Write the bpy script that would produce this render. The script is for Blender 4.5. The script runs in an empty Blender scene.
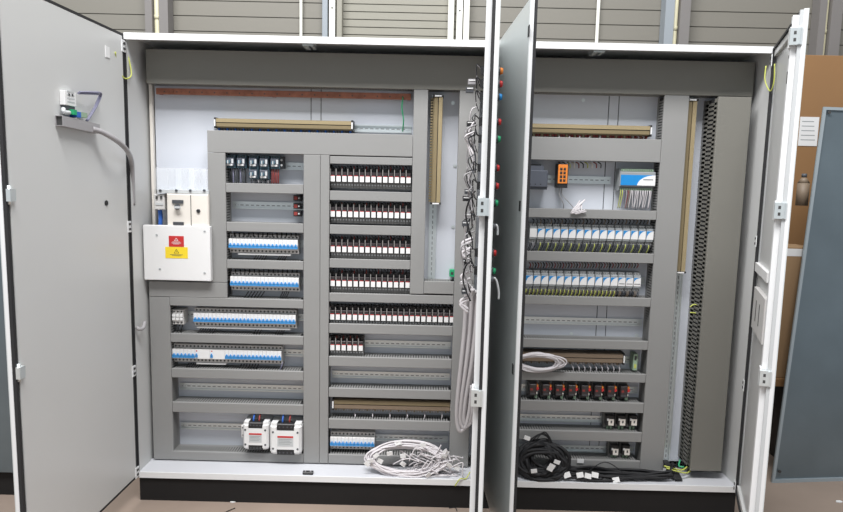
import bpy, math, random
from mathutils import Vector, Matrix
R = random.Random(7)
sc = bpy.context.scene
col = sc.collection
# ------------------------------------------------------------------ camera
CX, CY, CZ, PITCH, YAW, ROLL, F = 1.315, -2.8126, 1.5271, .1187, -.0046, .0229, 631.463
fwd = Vector((math.sin(YAW)*math.cos(PITCH), math.cos(YAW)*math.cos(PITCH), -math.sin(PITCH)))
rr = Vector((math.cos(YAW), -math.sin(YAW), 0)); uu = rr.cross(fwd)
R2 = rr*math.cos(ROLL)+uu*math.sin(ROLL); U2 = -rr*math.sin(ROLL)+uu*math.cos(ROLL)
CAM = Vector((CX, CY, CZ))
cd = bpy.data.cameras.new('camera'); cam = bpy.data.objects.new('camera', cd); col.objects.link(cam)
M = Matrix((R2, U2, -fwd)).transposed().to_4x4(); M.translation = CAM
cam.matrix_world = M
cd.sensor_width = 36; cd.sensor_fit = 'HORIZONTAL'; cd.lens = F*36/843; cd.clip_start = .05; cd.clip_end = 100
sc.camera = cam
def ray(px, py): return (fwd + R2*((px-421.5)/F) + U2*((256-py)/F))
def P(px, py, Y=.12):
    d = ray(px, py); return CAM + d*((Y-CY)/d.y)
def PZ(px, py, Z=0):
    d = ray(px, py); return CAM + d*((Z-CZ)/d.z)
def X(px, py, Y=.12): return P(px, py, Y).x
def Z(px, py, Y=.12): return P(px, py, Y).z
# ------------------------------------------------------------------ materials
def mat(name, c, rough=.5, metal=0., noise=.04, scale=8., bump=0., alpha=1., trans=0.):
    m = bpy.data.materials.new(name); m.use_nodes = True
    nt = m.node_tree; b = nt.nodes['Principled BSDF']
    b.inputs['Roughness'].default_value = rough; b.inputs['Metallic'].default_value = metal
    tc = nt.nodes.new('ShaderNodeTexCoord'); n = nt.nodes.new('ShaderNodeTexNoise')
    n.inputs['Scale'].default_value = scale; n.inputs['Detail'].default_value = 4
    nt.links.new(tc.outputs['Object'], n.inputs['Vector'])
    mx = nt.nodes.new('ShaderNodeMix'); mx.data_type = 'RGBA'
    mx.inputs['A'].default_value = (*[x*(1-noise) for x in c], 1)
    mx.inputs['B'].default_value = (*[min(1, x*(1+noise)) for x in c], 1)
    nt.links.new(n.outputs['Fac'], mx.inputs['Factor'])
    nt.links.new(mx.outputs['Result'], b.inputs['Base Color'])
    if bump:
        bp = nt.nodes.new('ShaderNodeBump'); bp.inputs['Strength'].default_value = bump; bp.inputs['Distance'].default_value = .01
        nt.links.new(n.outputs['Fac'], bp.inputs['Height']); nt.links.new(bp.outputs['Normal'], b.inputs['Normal'])
    if alpha < 1: b.inputs['Alpha'].default_value = alpha
    if trans: b.inputs['Transmission Weight'].default_value = trans
    return m
M_ = dict(
    paint=mat('light grey enamel', (.595, .60, .595), .38, noise=.02, scale=3),
    paintout=mat('outer grey enamel', (.60, .63, .63), .3, noise=.02, scale=3),
    lip=mat('pale enamel edge', (.80, .81, .82), .35, noise=.01),
    inner=mat('dark wires inside duct', (.035, .034, .036), .7, noise=.4, scale=90),
    pan=mat('grey floor pan enamel', (.60, .61, .645), .4, noise=.02),
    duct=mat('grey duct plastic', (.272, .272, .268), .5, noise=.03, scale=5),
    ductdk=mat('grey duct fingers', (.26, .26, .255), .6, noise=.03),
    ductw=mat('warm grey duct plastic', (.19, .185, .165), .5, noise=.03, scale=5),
    plate=mat('white mounting plate', (.61, .64, .70), .35, noise=.02, scale=2),
    zinc=mat('galvanised steel', (.74, .79, .80), .30, .6, noise=.08, scale=60),
    black=mat('black plastic', (.018, .018, .02), .45, noise=.1),
    plinth=mat('black plinth paint', (.006, .005, .005), .8, noise=.2, scale=10),
    gasket=mat('black rubber gasket', (.02, .02, .022), .7),
    dkgrey=mat('dark grey plastic', (.07, .075, .085), .5),
    slate=mat('slate grey plastic', (.09, .10, .125), .45),
    white=mat('white plastic', (.80, .80, .80), .4, noise=.02),
    offw=mat('off white plastic', (.62, .61, .60), .45, noise=.04, scale=60),
    cream=mat('cream thermoplastic', (.78, .74, .68), .45),
    mcblue=mat('blue toggle plastic', (.05, .29, .66), .4),
    blue=mat('bright blue print', (.012, .24, .60), .4),
    greyscrew=mat('dark terminal recess', (.05, .05, .05), .6),
    tan=mat('tan terminal plastic', (.21, .165, .09), .5, noise=.1, scale=120),
    tan2=mat('pale tan terminal plastic', (.34, .275, .16), .5, noise=.08, scale=120),
    brown=mat('brown terminal plastic', (.20, .15, .105), .55, noise=.1, scale=90),
    copper=mat('copper bar', (.34, .135, .085), .42, .6, noise=.6, scale=30),
    teal=mat('teal grey plastic', (.07, .13, .17), .45),
    socket=mat('smoky relay socket', (.19, .185, .18), .5, noise=.3, scale=120),
    smoke=mat('dark relay body', (.035, .028, .03), .3),
    redp=mat('red plastic', (.55, .03, .03), .4),
    redw=mat('dark red wire', (.25, .035, .03), .5),
    orange=mat('orange plastic', (.80, .25, .04), .4),
    green=mat('green plastic', (.02, .38, .16), .4),
    yg=mat('yellow green wire sheath', (.52, .56, .12), .5, noise=.15, scale=50),
    bluew=mat('blue wire sheath', (.03, .13, .5), .5),
    violetw=mat('grey violet wire sheath', (.20, .20, .29), .5),
    whitew=mat('white cable sheath', (.66, .63, .65), .5),
    lilacw=mat('pale grey cable sheath', (.46, .44, .45), .45),
    greyw=mat('grey cable sheath', (.35, .34, .35), .45),
    blackw=mat('black cable sheath', (.008, .008, .010), .65),
    yellow=mat('yellow label', (.88, .66, .03), .5, noise=.01),
    clip=mat('translucent grey clip', (.30, .29, .28), .35),
    modgrey=mat('module grey plastic', (.28, .30, .31), .5),
    palegreen=mat('pale green terminal', (.30, .42, .30), .5),
    board=mat('brown fibreboard', (.27, .145, .06), .7, noise=.08, scale=3),
    carton=mat('tan carton board', (.30, .19, .10), .8, noise=.1, scale=4),
    floor=mat('worn concrete floor', (.285, .222, .18), .85, noise=.22, scale=2.2, bump=.1),
    sheet=mat('blue grey steel sheet', (.17, .21, .235), .33, .6, noise=.25, scale=3),
    sheetedge=mat('steel sheet edge', (.35, .4, .43), .4, .3),
    wallA=mat('beige grey wall cladding', (.19, .18, .155), .6, noise=.04, scale=1),
    wallB=mat('ribbed shutter cladding', (.26, .25, .21), .6, noise=.04, scale=1),
    seam=mat('cladding seam', (.15, .142, .12), .7),
    col_d=mat('dark column steel', (.18, .17, .165), .6),
    col_b=mat('blue grey column steel', (.27, .30, .33), .6),
    col_w=mat('white post paint', (.70, .70, .64), .5),
    pipe=mat('pale yellow pipe', (.55, .52, .36), .5, noise=.2, scale=9),
    clear=mat('clear polycarbonate', (.85, .88, .92), .12, alpha=.28),
    paper=mat('white paper', (.72, .72, .72), .8),
    glasspale=mat('pale grey plastic', (.55, .57, .58), .4),
)
# ------------------------------------------------------------------ mesh builder
class MB:
    def __init__(s): s.v = []; s.f = []; s.m = []; s.sm = []; s.mats = []
    def mi(s, m):
        if m not in s.mats: s.mats.append(m)
        return s.mats.index(m)
    def box(s, x0, x1, y0, y1, z0, z1, m, T=None, ch=0):
        x0, x1 = sorted((x0, x1)); y0, y1 = sorted((y0, y1)); z0, z1 = sorted((z0, z1))
        i = len(s.v); k = s.mi(m)
        if ch:   # chamfered front (towards -y)
            c = ch
            pts = [(x0, y1, z0), (x1, y1, z0), (x1, y1, z1), (x0, y1, z1),
                   (x0, y0+c, z0), (x1, y0+c, z0), (x1, y0+c, z1), (x0, y0+c, z1),
                   (x0+c, y0, z0+c), (x1-c, y0, z0+c), (x1-c, y0, z1-c), (x0+c, y0, z1-c)]
            fs = [(0, 3, 2, 1), (0, 1, 5, 4), (1, 2, 6, 5), (2, 3, 7, 6), (3, 0, 4, 7),
                  (4, 5, 9, 8), (5, 6, 10, 9), (6, 7, 11, 10), (7, 4, 8, 11), (8, 9, 10, 11)]
        else:
            pts = [(x0, y0, z0), (x1, y0, z0), (x1, y1, z0), (x0, y1, z0), (x0, y0, z1), (x1, y0, z1), (x1, y1, z1), (x0, y1, z1)]
            fs = [(0, 3, 2, 1), (4, 5, 6, 7), (0, 1, 5, 4), (1, 2, 6, 5), (2, 3, 7, 6), (3, 0, 4, 7)]
        if T is not None: pts = [tuple(T @ Vector(p)) for p in pts]
        s.v += pts
        for f in fs: s.f.append(tuple(i+a for a in f)); s.m.append(k); s.sm.append(False)
        return s
    def prism(s, prof, a0, a1, m, axis='x'):
        # profile polygon (two coords) extruded along axis
        i = len(s.v); k = s.mi(m); n = len(prof)
        for a in (a0, a1):
            for (p, q) in prof:
                s.v.append({'x': (a, p, q), 'y': (p, a, q), 'z': (p, q, a)}[axis])
        s.f.append(tuple(i+j for j in range(n))[::-1]); s.f.append(tuple(i+n+j for j in range(n)))
        s.m += [k, k]; s.sm += [False, False]
        for j in range(n):
            j2 = (j+1) % n
            s.f.append((i+j, i+j2, i+n+j2, i+n+j)); s.m.append(k); s.sm.append(False)
        return s
    def cyl(s, c, r, h, m, axis='y', n=12, r2=None):
        c = Vector(c); i = len(s.v); k = s.mi(m); r2 = r if r2 is None else r2
        for t, rad in ((0, r), (h, r2)):
            for j in range(n):
                a = 2*math.pi*j/n; p, q = rad*math.cos(a), rad*math.sin(a)
                s.v.append(tuple(c + Vector({'x': (t, p, q), 'y': (p, t, q), 'z': (p, q, t)}[axis])))
        s.f.append(tuple(i+j for j in range(n))); s.f.append(tuple(i+n+j for j in range(n))[::-1]); s.m += [k, k]; s.sm += [False]*2
        for j in range(n):
            j2 = (j+1) % n; s.f.append((i+j, i+n+j, i+n+j2, i+j2)); s.m.append(k); s.sm.append(True)
        return s
    def tube(s, pts, r, m, n=6, closed=False, smooth=True):
        pts = [Vector(p) for p in pts]
        if smooth: pts = catmull(pts, closed)
        k = s.mi(m); i = len(s.v); N = len(pts)
        up = Vector((.13, .31, .94)).normalized()
        for a in range(N):
            if closed: t = pts[(a+1) % N]-pts[a-1]
            else: t = pts[min(a+1, N-1)]-pts[max(a-1, 0)]
            t = t.normalized() if t.length > 1e-9 else Vector((0, 0, 1))
            u = t.cross(up); u = u.normalized() if u.length > 1e-4 else t.orthogonal().normalized()
            up = u.cross(t).normalized()
            for j in range(n):
                an = 2*math.pi*j/n; s.v.append(tuple(pts[a]+u*(r*math.cos(an))+up*(r*math.sin(an))))
        for a in range(N if closed else N-1):
            b = (a+1) % N
            for j in range(n):
                j2 = (j+1) % n; s.f.append((i+a*n+j, i+a*n+j2, i+b*n+j2, i+b*n+j)); s.m.append(k); s.sm.append(True)
        if not closed:
            s.f.append(tuple(i+j for j in range(n))[::-1]); s.f.append(tuple(i+(N-1)*n+j for j in range(n))); s.m += [k, k]; s.sm += [False]*2
        return s
    def build(s, name, parent=None, loc=(0, 0, 0), rot=None, bevel=0, kind=None, label=None):
        me = bpy.data.meshes.new(name); me.from_pydata(s.v, [], s.f)
        for m in s.mats: me.materials.append(M_[m])
        me.polygons.foreach_set('material_index', s.m); me.polygons.foreach_set('use_smooth', s.sm); me.update()
        o = bpy.data.objects.new(name, me); col.objects.link(o); o.location = loc
        if rot is not None: o.rotation_euler = rot
        if parent: o.parent = parent
        if bevel:
            b = o.modifiers.new('bevel', 'BEVEL'); b.width = bevel; b.segments = 2; b.limit_method = 'ANGLE'
        if kind: o['kind'] = kind
        if label: o['label'] = label
        return o
def catmull(p, closed=False, k=5):
    out = []; n = len(p)
    for i in range(n if closed else n-1):
        if closed: a, b, c, d = p[i-1], p[i], p[(i+1) % n], p[(i+2) % n]
        else: a, b, c, d = p[max(i-1, 0)], p[i], p[i+1], p[min(i+2, n-1)]
        for j in range(k):
            t = j/k
            out.append(.5*((2*b)+(c-a)*t+(2*a-5*b+4*c-d)*t*t+(3*b-3*c+d-a)*t**3))
    if not closed: out.append(p[-1])
    return out
def thing(name, label, cat, loc=(0, 0, 0), rot=None, group=None):
    o = bpy.data.objects.new(name, None); o.empty_display_size = .02; col.objects.link(o); o.location = loc
    if rot is not None: o.rotation_euler = rot
    o['label'] = label; o['category'] = cat
    if group: o['group'] = group
    return o
def tag(o, label, cat, group=None):
    o['label'] = label; o['category'] = cat
    if group: o['group'] = group
    return o
def dup(root, loc, label=None, group=None, rot=None):
    r = root.copy(); col.objects.link(r); r.location = loc
    if rot is not None: r.rotation_euler = rot
    if label: r['label'] = label
    if group: r['group'] = group
    for ch in list(root.children):
        c = ch.copy(); col.objects.link(c); c.parent = r
        for g in ch.children:
            d = g.copy(); col.objects.link(d); d.parent = c
    return r
ORD = 'first second third fourth fifth sixth seventh eighth ninth tenth eleventh twelfth thirteenth fourteenth fifteenth sixteenth seventeenth eighteenth nineteenth twentieth twenty-first twenty-second twenty-third twenty-fourth twenty-fifth twenty-sixth twenty-seventh twenty-eighth'.split()
def nth(i, n):
    if i == 0: return 'leftmost'
    if i == n-1: return 'rightmost'
    return ORD[i]+' from left'
class Rows:      # places copies of one prototype, first use moves the prototype itself
    def __init__(s, proto): s.p = proto; s.used = False
    def put(s, loc, label, group):
        if not s.used:
            s.used = True; s.p.location = loc; s.p['label'] = label; s.p['group'] = group; return s.p
        return dup(s.p, loc, label, group)

# ------------------------------------------------------------------ dimensions
W, H, PL = 2.8, 2.0175, .115
ZT = PL+H
YD, YP, YB = .12, .21, .40        # duct fronts, mounting plate, rear panel
SEAM = 1.6

# ------------------------------------------------------------------ hall: floor, wall
def struct(name, mb, **k):
    o = mb.build(name, **k); o['kind'] = 'structure'; return o
YW = 1.6
b = MB(); b.box(-4, 7, -5, YW+.1, -.1, 0, 'floor'); struct('floor', b)
b = MB()
xa = [(-4, 148, 'wallA', .085), (148, 335, 'wallA', .085), (335, 462, 'wallB', .045), (462, 680, 'wallA', .085), (680, 999, 'wallA', .085)]
xs = [-4, X(150, 20, YW), X(338, 20, YW), X(462, 20, YW), X(680, 20, YW), 7]
for i in range(5):
    m = 'wallB' if i in (2,) or i == 3 and False else 'wallA'
    st = .05 if i == 2 else .1
    z = 0.
    while z < 4.2:
        b.box(xs[i], xs[i+1], YW, YW+.05, z, z+st-.006, m)
        b.box(xs[i], xs[i+1], YW+.008, YW+.05, z+st-.006, z+st, 'seam'); z += st
struct('wall_back', b)
def post(label, px0, px1, m, Y=YW-.12, name='wall_post', d=.1, cat='post', pipe=None, py=20):
    x0, x1 = X(px0, py, Y), X(px1, py, Y)
    q = MB(); t = .012
    q.box(x0, x1, Y, Y+t, 0, 4.2, m); q.box(x0, x1, Y+d-t, Y+d, 0, 4.2, m); q.box((x0+x1)/2-t/2, (x0+x1)/2+t/2, Y+t, Y+d-t, 0, 4.2, m)
    o = q.build('trim_1'); o['kind'] = 'structure'; return o
def column(label, pa, pb, pc, pd, m1, m2):
    # recessed steel column: two flanges with a pale pipe running between them
    Y = YW-.1
    q = MB(); q.box(X(pa, 20, Y), X(pb, 20, Y), Y, YW-.01, 0, 4.2, m1); q.box(X(pc, 20, Y), X(pd, 20, Y), Y, YW-.01, 0, 4.2, m2)
    q.box(X(pb, 20, Y), X(pc, 20, Y), YW-.03, YW-.01, 0, 4.2, 'col_d')
    o = q.build('steel_column'); tag(o, label, 'column')
    xc = (X(pb, 20, Y)+X(pc, 20, Y))/2; r = (X(pc, 20, Y)-X(pb, 20, Y))/2-.003
    q = MB(); q.cyl((xc, YW-.065, 0), r, 4.2, 'pipe', 'z', 14)
    for z in (2.2, 2.55, 3.0): q.cyl((xc, YW-.065, z), r+.002, .03, 'pipe', 'z', 14)
    return q.build('vertical_pipe'), xc
p, _ = column('dark steel wall column left of the others, above left enclosure corner', 145, 152, 159, 168, 'col_d', 'col_d'); tag(p, 'pale yellow pipe in the dark column above left enclosure corner', 'pipe')
p, _ = column('blue grey steel wall column above the right enclosure bay', 665, 674, 680, 690, 'col_b', 'col_d'); tag(p, 'pale yellow pipe in the blue grey column above right bay', 'pipe')
p, _ = column('dark steel wall column above the brown board at far right', 819, 826, 831, 842, 'col_d', 'col_d'); tag(p, 'pale yellow pipe in the column above the brown board', 'pipe')
for px0, px1, lab in ((299.5, 302.5, 'thin pale conduit on wall, above the left bay between columns'), (596, 599.5, 'thin pale conduit on wall, above the right bay')):
    Y = YW-.03; x0, x1 = X(px0, 20, Y), X(px1, 20, Y)
    q = MB(); q.cyl(((x0+x1)/2, Y, 0), (x1-x0)/2, 4.2, 'col_w', 'z', 10)
    for z in (1.8, 2.45, 3.1): q.box(x0-.01, x1+.01, Y-.002, YW-.001, z, z+.02, 'zinc')
    tag(q.build('wall_conduit'), lab, 'conduit')
for lab, x0, x1, m in (('grey upright post left of white post on back wall', 322, 327.5, 'col_b'), ('white drilled upright post left of ribbed shutter', 329, 335, 'col_w'), ('pale grey upright guide at left edge of ribbed shutter', 336.5, 342, 'wallB'),
                  ('white upright guide at right edge of ribbed shutter', 448, 454, 'col_w'), ('white drilled post, middle of three right of shutter', 456.5, 462.5, 'col_w'), ('cream upright post nearest the middle doors', 463.5, 469.5, 'col_w')):
    Y = YW-.07; q = MB(); a, c = X(x0, 20, Y), X(x1, 20, Y); q.box(a, c, Y, YW-.001, 0, 4.2, m)
    if 'drilled' in lab:
        for z in (2.35, 2.65, 2.95): q.cyl(((a+c)/2, Y-.001, z), .006, .002, 'black')
    tag(q.build('upright_post', bevel=.004), lab, 'post')

# ------------------------------------------------------------------ enclosure
enc = thing('switchgear_enclosure', 'large open light grey two-bay control panel enclosure on black plinth', 'enclosure', (W/2, 0, 0))
def ep(mb, name, **k): return mb.build(name, parent=enc, loc=(-W/2, 0, 0), **k)
t = .003
for x0, x1, s in ((0, t, 1), (W-t, W, -1)):
    q = MB(); q.box(x0, x1, 0, YB, PL, ZT, 'paint')
    ep(q, 'side_panel')
    q = MB(); e = x0+t if s > 0 else x1-t
    q.box(e-s*.016, e-s*.002 if False else e, -.010, -.0005, PL+.004, ZT-.03, 'gasket'); ep(q, 'door_seal')
q = MB(); q.box(-.004, W+.004, -.004, YB, ZT-.004, ZT, 'lip'); q.box(-.004, W+.004, -.006, 0, ZT-.028, ZT, 'lip')
ep(q, 'roof')
q = MB(); q.box(t, W-t, 0, YB, PL, PL+.004, 'lip'); q.box(0, W, -.006, 0, PL, PL+.028, 'lip'); q.box(t, W-t, 0, .14, PL+.004, PL+.0275, 'pan')
ep(q, 'floor_pan')
q = MB(); q.box(t, W-t, YB, YB+.003, PL, ZT, 'paint'); ep(q, 'rear_panel')
for px in (310, 600):
    x = X(px, 45, .04)
    q = MB(); q.box(x-.032, x+.02, .02, .03, ZT-.012, ZT-.004, 'zinc'); q.box(x-.03, x-.008, .02, .11, ZT-.034, ZT-.012, 'zinc'); q.box(x+.004, x+.018, .02, .10, ZT-.034, ZT-.012, 'zinc'); q.box(x-.008, x+.004, .02, .03, ZT-.034, ZT-.012, 'zinc')
    ep(q, 'roof_bracket')
q = MB(); q.box(0, W, .004, .014, 0, PL, 'plinth'); q.box(0, .01, .014, YB, 0, PL, 'plinth'); q.box(W-.01, W, .014, YB, 0, PL, 'plinth'); q.box(0, W, YB-.01, YB, 0, PL, 'plinth')
ep(q, 'plinth')
q = MB(); q.box(SEAM-.012, SEAM+.012, .0, YP-.01, PL+.03, ZT-.03, 'paint'); ep(q, 'centre_post')
# mounting plates: pieces with narrow seams
def plate(pxs):
    q = MB()
    for a, c in pxs: q.box(a, c, YP, YP+.003, PL+.05, ZT-.05, 'plate')
    q.box(pxs[0][0], pxs[-1][1], YP+.006, YP+.01, PL+.05, ZT-.05, 'dkgrey')
    ep(q, 'mounting_plate')
sa, sb = X(311.5, 108, YP), X(321.5, 108, YP)
g = .004
plate([(X(155, 110, YP), sa-g), (sa, sb-g), (sb, SEAM-.02)])
sa2, sb2 = X(609, 110, YP), X(619, 110, YP)
plate([(SEAM+.02, sa2-g), (sa2, sb2-g), (sb2, W-.03)])
q = MB(); xx = X(152, 110, YP-.01); q.box(xx-.008, xx+.006, YP-.02, YP+.0, PL+.05, ZT-.1, 'cream'); ep(q, 'plate_rail')

# doors -------------------------------------------------------------
def door(hx, ang, w, side, style):
    """hinge at (hx,0); direction angle; local x along the leaf, local +y = inner side"""
    d = bpy.data.objects.new('door', None)
    dirv = Vector((math.sin(ang), -math.cos(ang), 0)) if True else None
    # local frame
    inner = Vector((-dirv.y, dirv.x, 0)) if side == 'innerleft' else Vector((dirv.y, -dirv.x, 0))
    h0, h1 = PL+.004, ZT-.004
    T = Matrix((dirv, inner, Vector((0, 0, 1)))).transposed().to_4x4()
    T.translation = Vector((hx, -.008, 0))
    def bx(q, u0, u1, n0, n1, z0, z1, m): q.box(u0, u1, n0, n1, z0, z1, m, T=T)
    q = MB(); o0 = -.0
    bx(q, .004, w, -.0, .003, h0, h1, 'paintout')
    for a in ((.004, .007), (w-.003, w)): bx(q, *a, .003, .015, h0, h1, 'lip')
    for zz in ((h0, h0+.003), (h1-.003, h1)): bx(q, .007, w-.003, .003, .015, *zz, 'lip')
    leaf = ep(q, 'door')
    g = MB(); gm = 'gasket'; e = .010
    for a in ((.008, .020), (w-.016, w-.002)): bx(g, *a, .0152, .026, h0+.003, h1-.003, 'glasspale' if (hx > 2 and a[0] > .1) else gm)
    for zz in ((h0+.004, h0+.014), (h1-.014, h1-.004)): bx(g, .02, w-.016, .0152, .026, *zz, gm)
    def sub(mb, name, **k):
        o = mb.build(name, parent=leaf, **k); return o
    sub(g, 'gasket')
    p = MB()
    if style == 'flat':
        bx(p, .022, w-.020, .003, .027, h0+.016, h1-.016, 'paint')
    else:
        bx(p, .021, w-.046, .003, .008, h0+.016, h1-.016, 'paint')
        bx(p, w-.044, w-.017, .003, .044, h0+.016, h1-.016, 'lip')
        for zz in ((h0+.016, h0+.04), (h1-.04, h1-.016)): bx(p, .022, w-.044, .003, .020, *zz, 'paint')
        for k in range(4): bx(p, w-.038, w-.028, .044, .0445, h1-.05-.035*k, h1-.04-.035*k, 'greyscrew')
        bx(p, w-.040, w-.026, .044, .0445, h1-.24, h1-.20, 'greyscrew')
    sub(p, 'inner_frame')
    return leaf, T, dirv, inner, h0, h1
def hinge(leaf, T, z):
    q = MB(); q.cyl((-.004, .012, z-.03), .006, .06, 'zinc', 'z', 10)
    q2 = [tuple(T @ Vector(v)) for v in q.v]; q.v = q2
    q.box(-.002, .03, .027, .030, z-.025, z+.025, 'lip', T=T)
    q.box(-.012, .0, .010, .022, z-.012, z+.012, 'zinc', T=T)
    q.box(.006, .02, .030, .033, z-.016, z-.006, 'greyscrew', T=T)
    q.box(.006, .02, .030, .033, z+.006, z+.016, 'greyscrew', T=T)
    return q.build('hinge', parent=leaf)
def latch(leaf, T, w, z, n=.044):
    q = MB()
    if n < .04:
        q.box(w-.03, w-.002, .026, .040, z-.02, z+.02, 'zinc', T=T); q.cyl((w-.012, .03, z-.03), .006, .06, 'zinc', 'z', 8)
        q.v[-16:] = [tuple(T @ Vector(v)) for v in q.v[-16:]]
        return q.build('latch', parent=leaf)
    q = MB(); q.box(w-.045, w-.012, n, n+.005, z-.034, z+.034, 'lip', T=T)
    q.box(w-.012, w+.004, n-.030, n+.007, z-.028, z+.028, 'zinc', T=T)
    for a in (-.017, .006): q.box(w+.004, w+.0046, n-.012, n-.004, z+a, z+a+.011, 'greyscrew', T=T)
    q.box(w-.008, w+.006, n-.024, n-.018, z-.026, z+.026, 'zinc', T=T)
    return q.build('latch', parent=leaf)
def open_angle(hx, w, px, py, zmid):      # opening angle whose free corner stands where the photograph shows it
    best = None
    for i in range(-900, 900):
        a = i/1000; x, y = hx+w*math.sin(a), -.008-w*math.cos(a)
        v = Vector((x, y, 0)); d = ray(px, py); e = abs((CAM+d*((y-CY)/d.y)).x-x)
        if best is None or e < best[0]: best = (e, a)
    return best[1]
LD = door(-.026, open_angle(-.026, .8, 9, 400, 0), .8, 'innerleft', 'flat')
ML = door(SEAM+.004, open_angle(SEAM+.004, .8, 492, 250, 0), .8, 'innerright', 'framed')
WR = .65
MR = door(SEAM+.014, open_angle(SEAM+.014, WR, 519.5, 260, 0), WR, 'innerleft', 'flat')
RD = door(W+.016, open_angle(W+.016, WR, 792.5, 195, 0), WR, 'innerright', 'framed')
print('POCKET', 0) if False else print('ANG', [round(math.degrees(math.atan2(d[2].x, -d[2].y)), 1) for d in (LD, ML, MR, RD)])
hz = [PL+.035, PL+.52, PL+1.18, ZT-.06]
for leaf in (LD, RD):
    for z in hz: hinge(leaf[0], leaf[1], z)
for leaf in (ML, MR):
    for z in (ZT-.06, PL+1.15): hinge(leaf[0], leaf[1], z)
def PD(D, px, py, n=0):      # a pixel onto the plane of a door, n metres inwards
    o = D[1].translation+D[3]*n; d = ray(px, py)
    tt = (o-CAM).dot(D[3])/d.dot(D[3]); p = CAM+d*tt
    return (p-D[1].translation).dot(D[2]), p.z
def DW(D, u, n, z): return D[1] @ Vector((u, n, z))
def zat(D, py, px, w): return PD(D, px, py)[1]
latch(LD[0], LD[1], .8, P(5, 195, -.8).z, .03); latch(LD[0], LD[1], .8, P(18, 373, -.8).z, .03)
latch(ML[0], ML[1], .8, P(484, 207, -.8).z); latch(ML[0], ML[1], .8, P(476, 398, -.8).z)
latch(RD[0], RD[1], WR, P(783, 211, -.62).z); latch(RD[0], RD[1], WR, P(768, 380, -.62).z); latch(RD[0], RD[1], WR, P(796, 35, -.62).z)
# oval holes in the right bay's left door
for px, py in ((529, 31), (520, 206), (513, 369)):
    u, z = PD(MR, px, py); q = MB()
    q.box(u-.011, u+.011, -.002, .0005, z-.018, z+.018, 'gasket', T=MR[1]); q.build('door_knockout', parent=MR[0])
q = MB(); u, z = PD(LD, 106, 203, .027); pts = MB(); pts.cyl((u, .027, z), .011, .004, 'gasket', 'y', 14); pts.v = [tuple(LD[1] @ Vector(v)) for v in pts.v]; pts.build('door_knockout', parent=LD[0])

# ------------------------------------------------------------------ wiring ducts
GD = 'slotted grey wiring ducts'
def duct(label, x0, x1, z0, z1, axis, y0=YD, cover='duct', y1=YP, pitch=.0125, fw=.0075, big=False):
    w_, h_ = x1-x0, z1-z0
    t_ = thing('wiring_duct', label, 'cable duct', ((x0+x1)/2, y1, z0), group=GD)
    cx = (x0+x1)/2
    q = MB(); q.box(x0-cx, x1-cx, y0-y1, y0-y1+.012, 0, h_, cover, ch=.0015); q.build('cover', t_)
    q = MB(); e = .002; ys, ym, ye = y0-y1+.012, -.02, -.0005
    q.box(x0-cx+e, x1-cx-e, -.003, ye, e, h_-e, 'ductdk')
    if axis == 'x':
        for za, zb in ((e, e+.0015), (h_-e-.0015, h_-e)):
            q.box(x0-cx+e, x1-cx-e, ym, -.003, za, zb, 'ductdk')
            n = int((w_-.01)/pitch)
            for i in range(n):
                a = x0-cx+.005+i*pitch; q.box(a, a+fw, ys, ym, za, zb, 'ductdk')
    else:
        for xa_, xb_ in ((x0-cx+e, x0-cx+e+.0015), (x1-cx-e-.0015, x1-cx-e)):
            q.box(xa_, xb_, ym, -.003, e, h_-e, 'ductdk')
            n = int((h_-.01)/pitch)
            for i in range(n):
                a = .005+i*pitch; q.box(xa_, xb_, ys, ym, a, a+fw, 'ductw' if big else 'ductdk')
            if big: q.box(xa_, xb_, ys, ys+.03, 0.005, h_-.005, 'ductw'); q.box(xa_, xb_, ym-.035, ym, 0.005, h_-.005, 'ductw')
    f = .006; q.box(x0-cx+f, x1-cx-f, ys+.004, -.008, f, h_-f, 'inner')  # dark fill for wires; its colour also holds the shade inside the duct
    q.build('slotted_body', t_)
    return t_
def H2(label, x0, x1, yT, yB, cx, **k): return duct(label, x0, x1, Z(cx, yB), Z(cx, yT), 'x', **k)
# vertical duct x positions
DL, DR = X(150.5, 380), X(171.5, 380)
DL = X(151.5, 380)
BL_, BR_ = X(208.5, 215), X(226, 215)
C0, C1, C2 = X(303.5, 300), X(320, 300), X(329, 300)
F0, F1 = X(412, 190), X(426, 190)
G0, G1 = X(457, 190), X(477, 190)
J0, J1 = X(652.5, 280), X(676.5, 280)
zbot = Z(230, 461); zbot2 = Z(590, 469)
ztopd = Z(450, 90); ztopt = Z(450, 55.5)
gp = .0012
zA0, zA1 = Z(310, 154.5), Z(310, 132.5)
zE0, zE1 = Z(180, 297), Z(180, 281.5)
zL = Z(235, 298.5)
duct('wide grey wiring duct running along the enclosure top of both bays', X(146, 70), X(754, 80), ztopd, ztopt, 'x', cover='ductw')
duct('grey duct under the top left tan terminal strip', BL_, F0-gp, zA0, zA1, 'x')
duct('upright grey duct right of the white isolator box', BL_, BR_, zE1+gp, zA0-gp, 'z')
duct('short grey duct section beneath the white isolator cover box', DL, BR_, zL+gp, zE1-gp, 'x')
duct('upright grey duct at bottom left, beside the enclosure side wall', DL, DR, zbot+.04, zL-gp, 'z')
duct('full height upright grey duct between breaker and relay columns', C0, C1-gp, zbot, zA0-gp, 'z')
duct('narrow upright grey duct at left of the red tipped relays', C1, C2-gp, zbot, zA0-gp, 'z')
duct('upright grey duct left of the vertical tan terminal strip', F0, F1, Z(420, 294)+.0, ztopd-gp, 'z')
duct('upright grey duct beside the left bay wiring, behind the middle door', G0, G1, zbot, ztopd-gp, 'z')
zF = Z(420, 294)
duct('short grey duct closing the vertical terminal compartment bottom', F1+gp, G0-gp, Z(443, 294), Z(443, 281.5), 'x')
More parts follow.
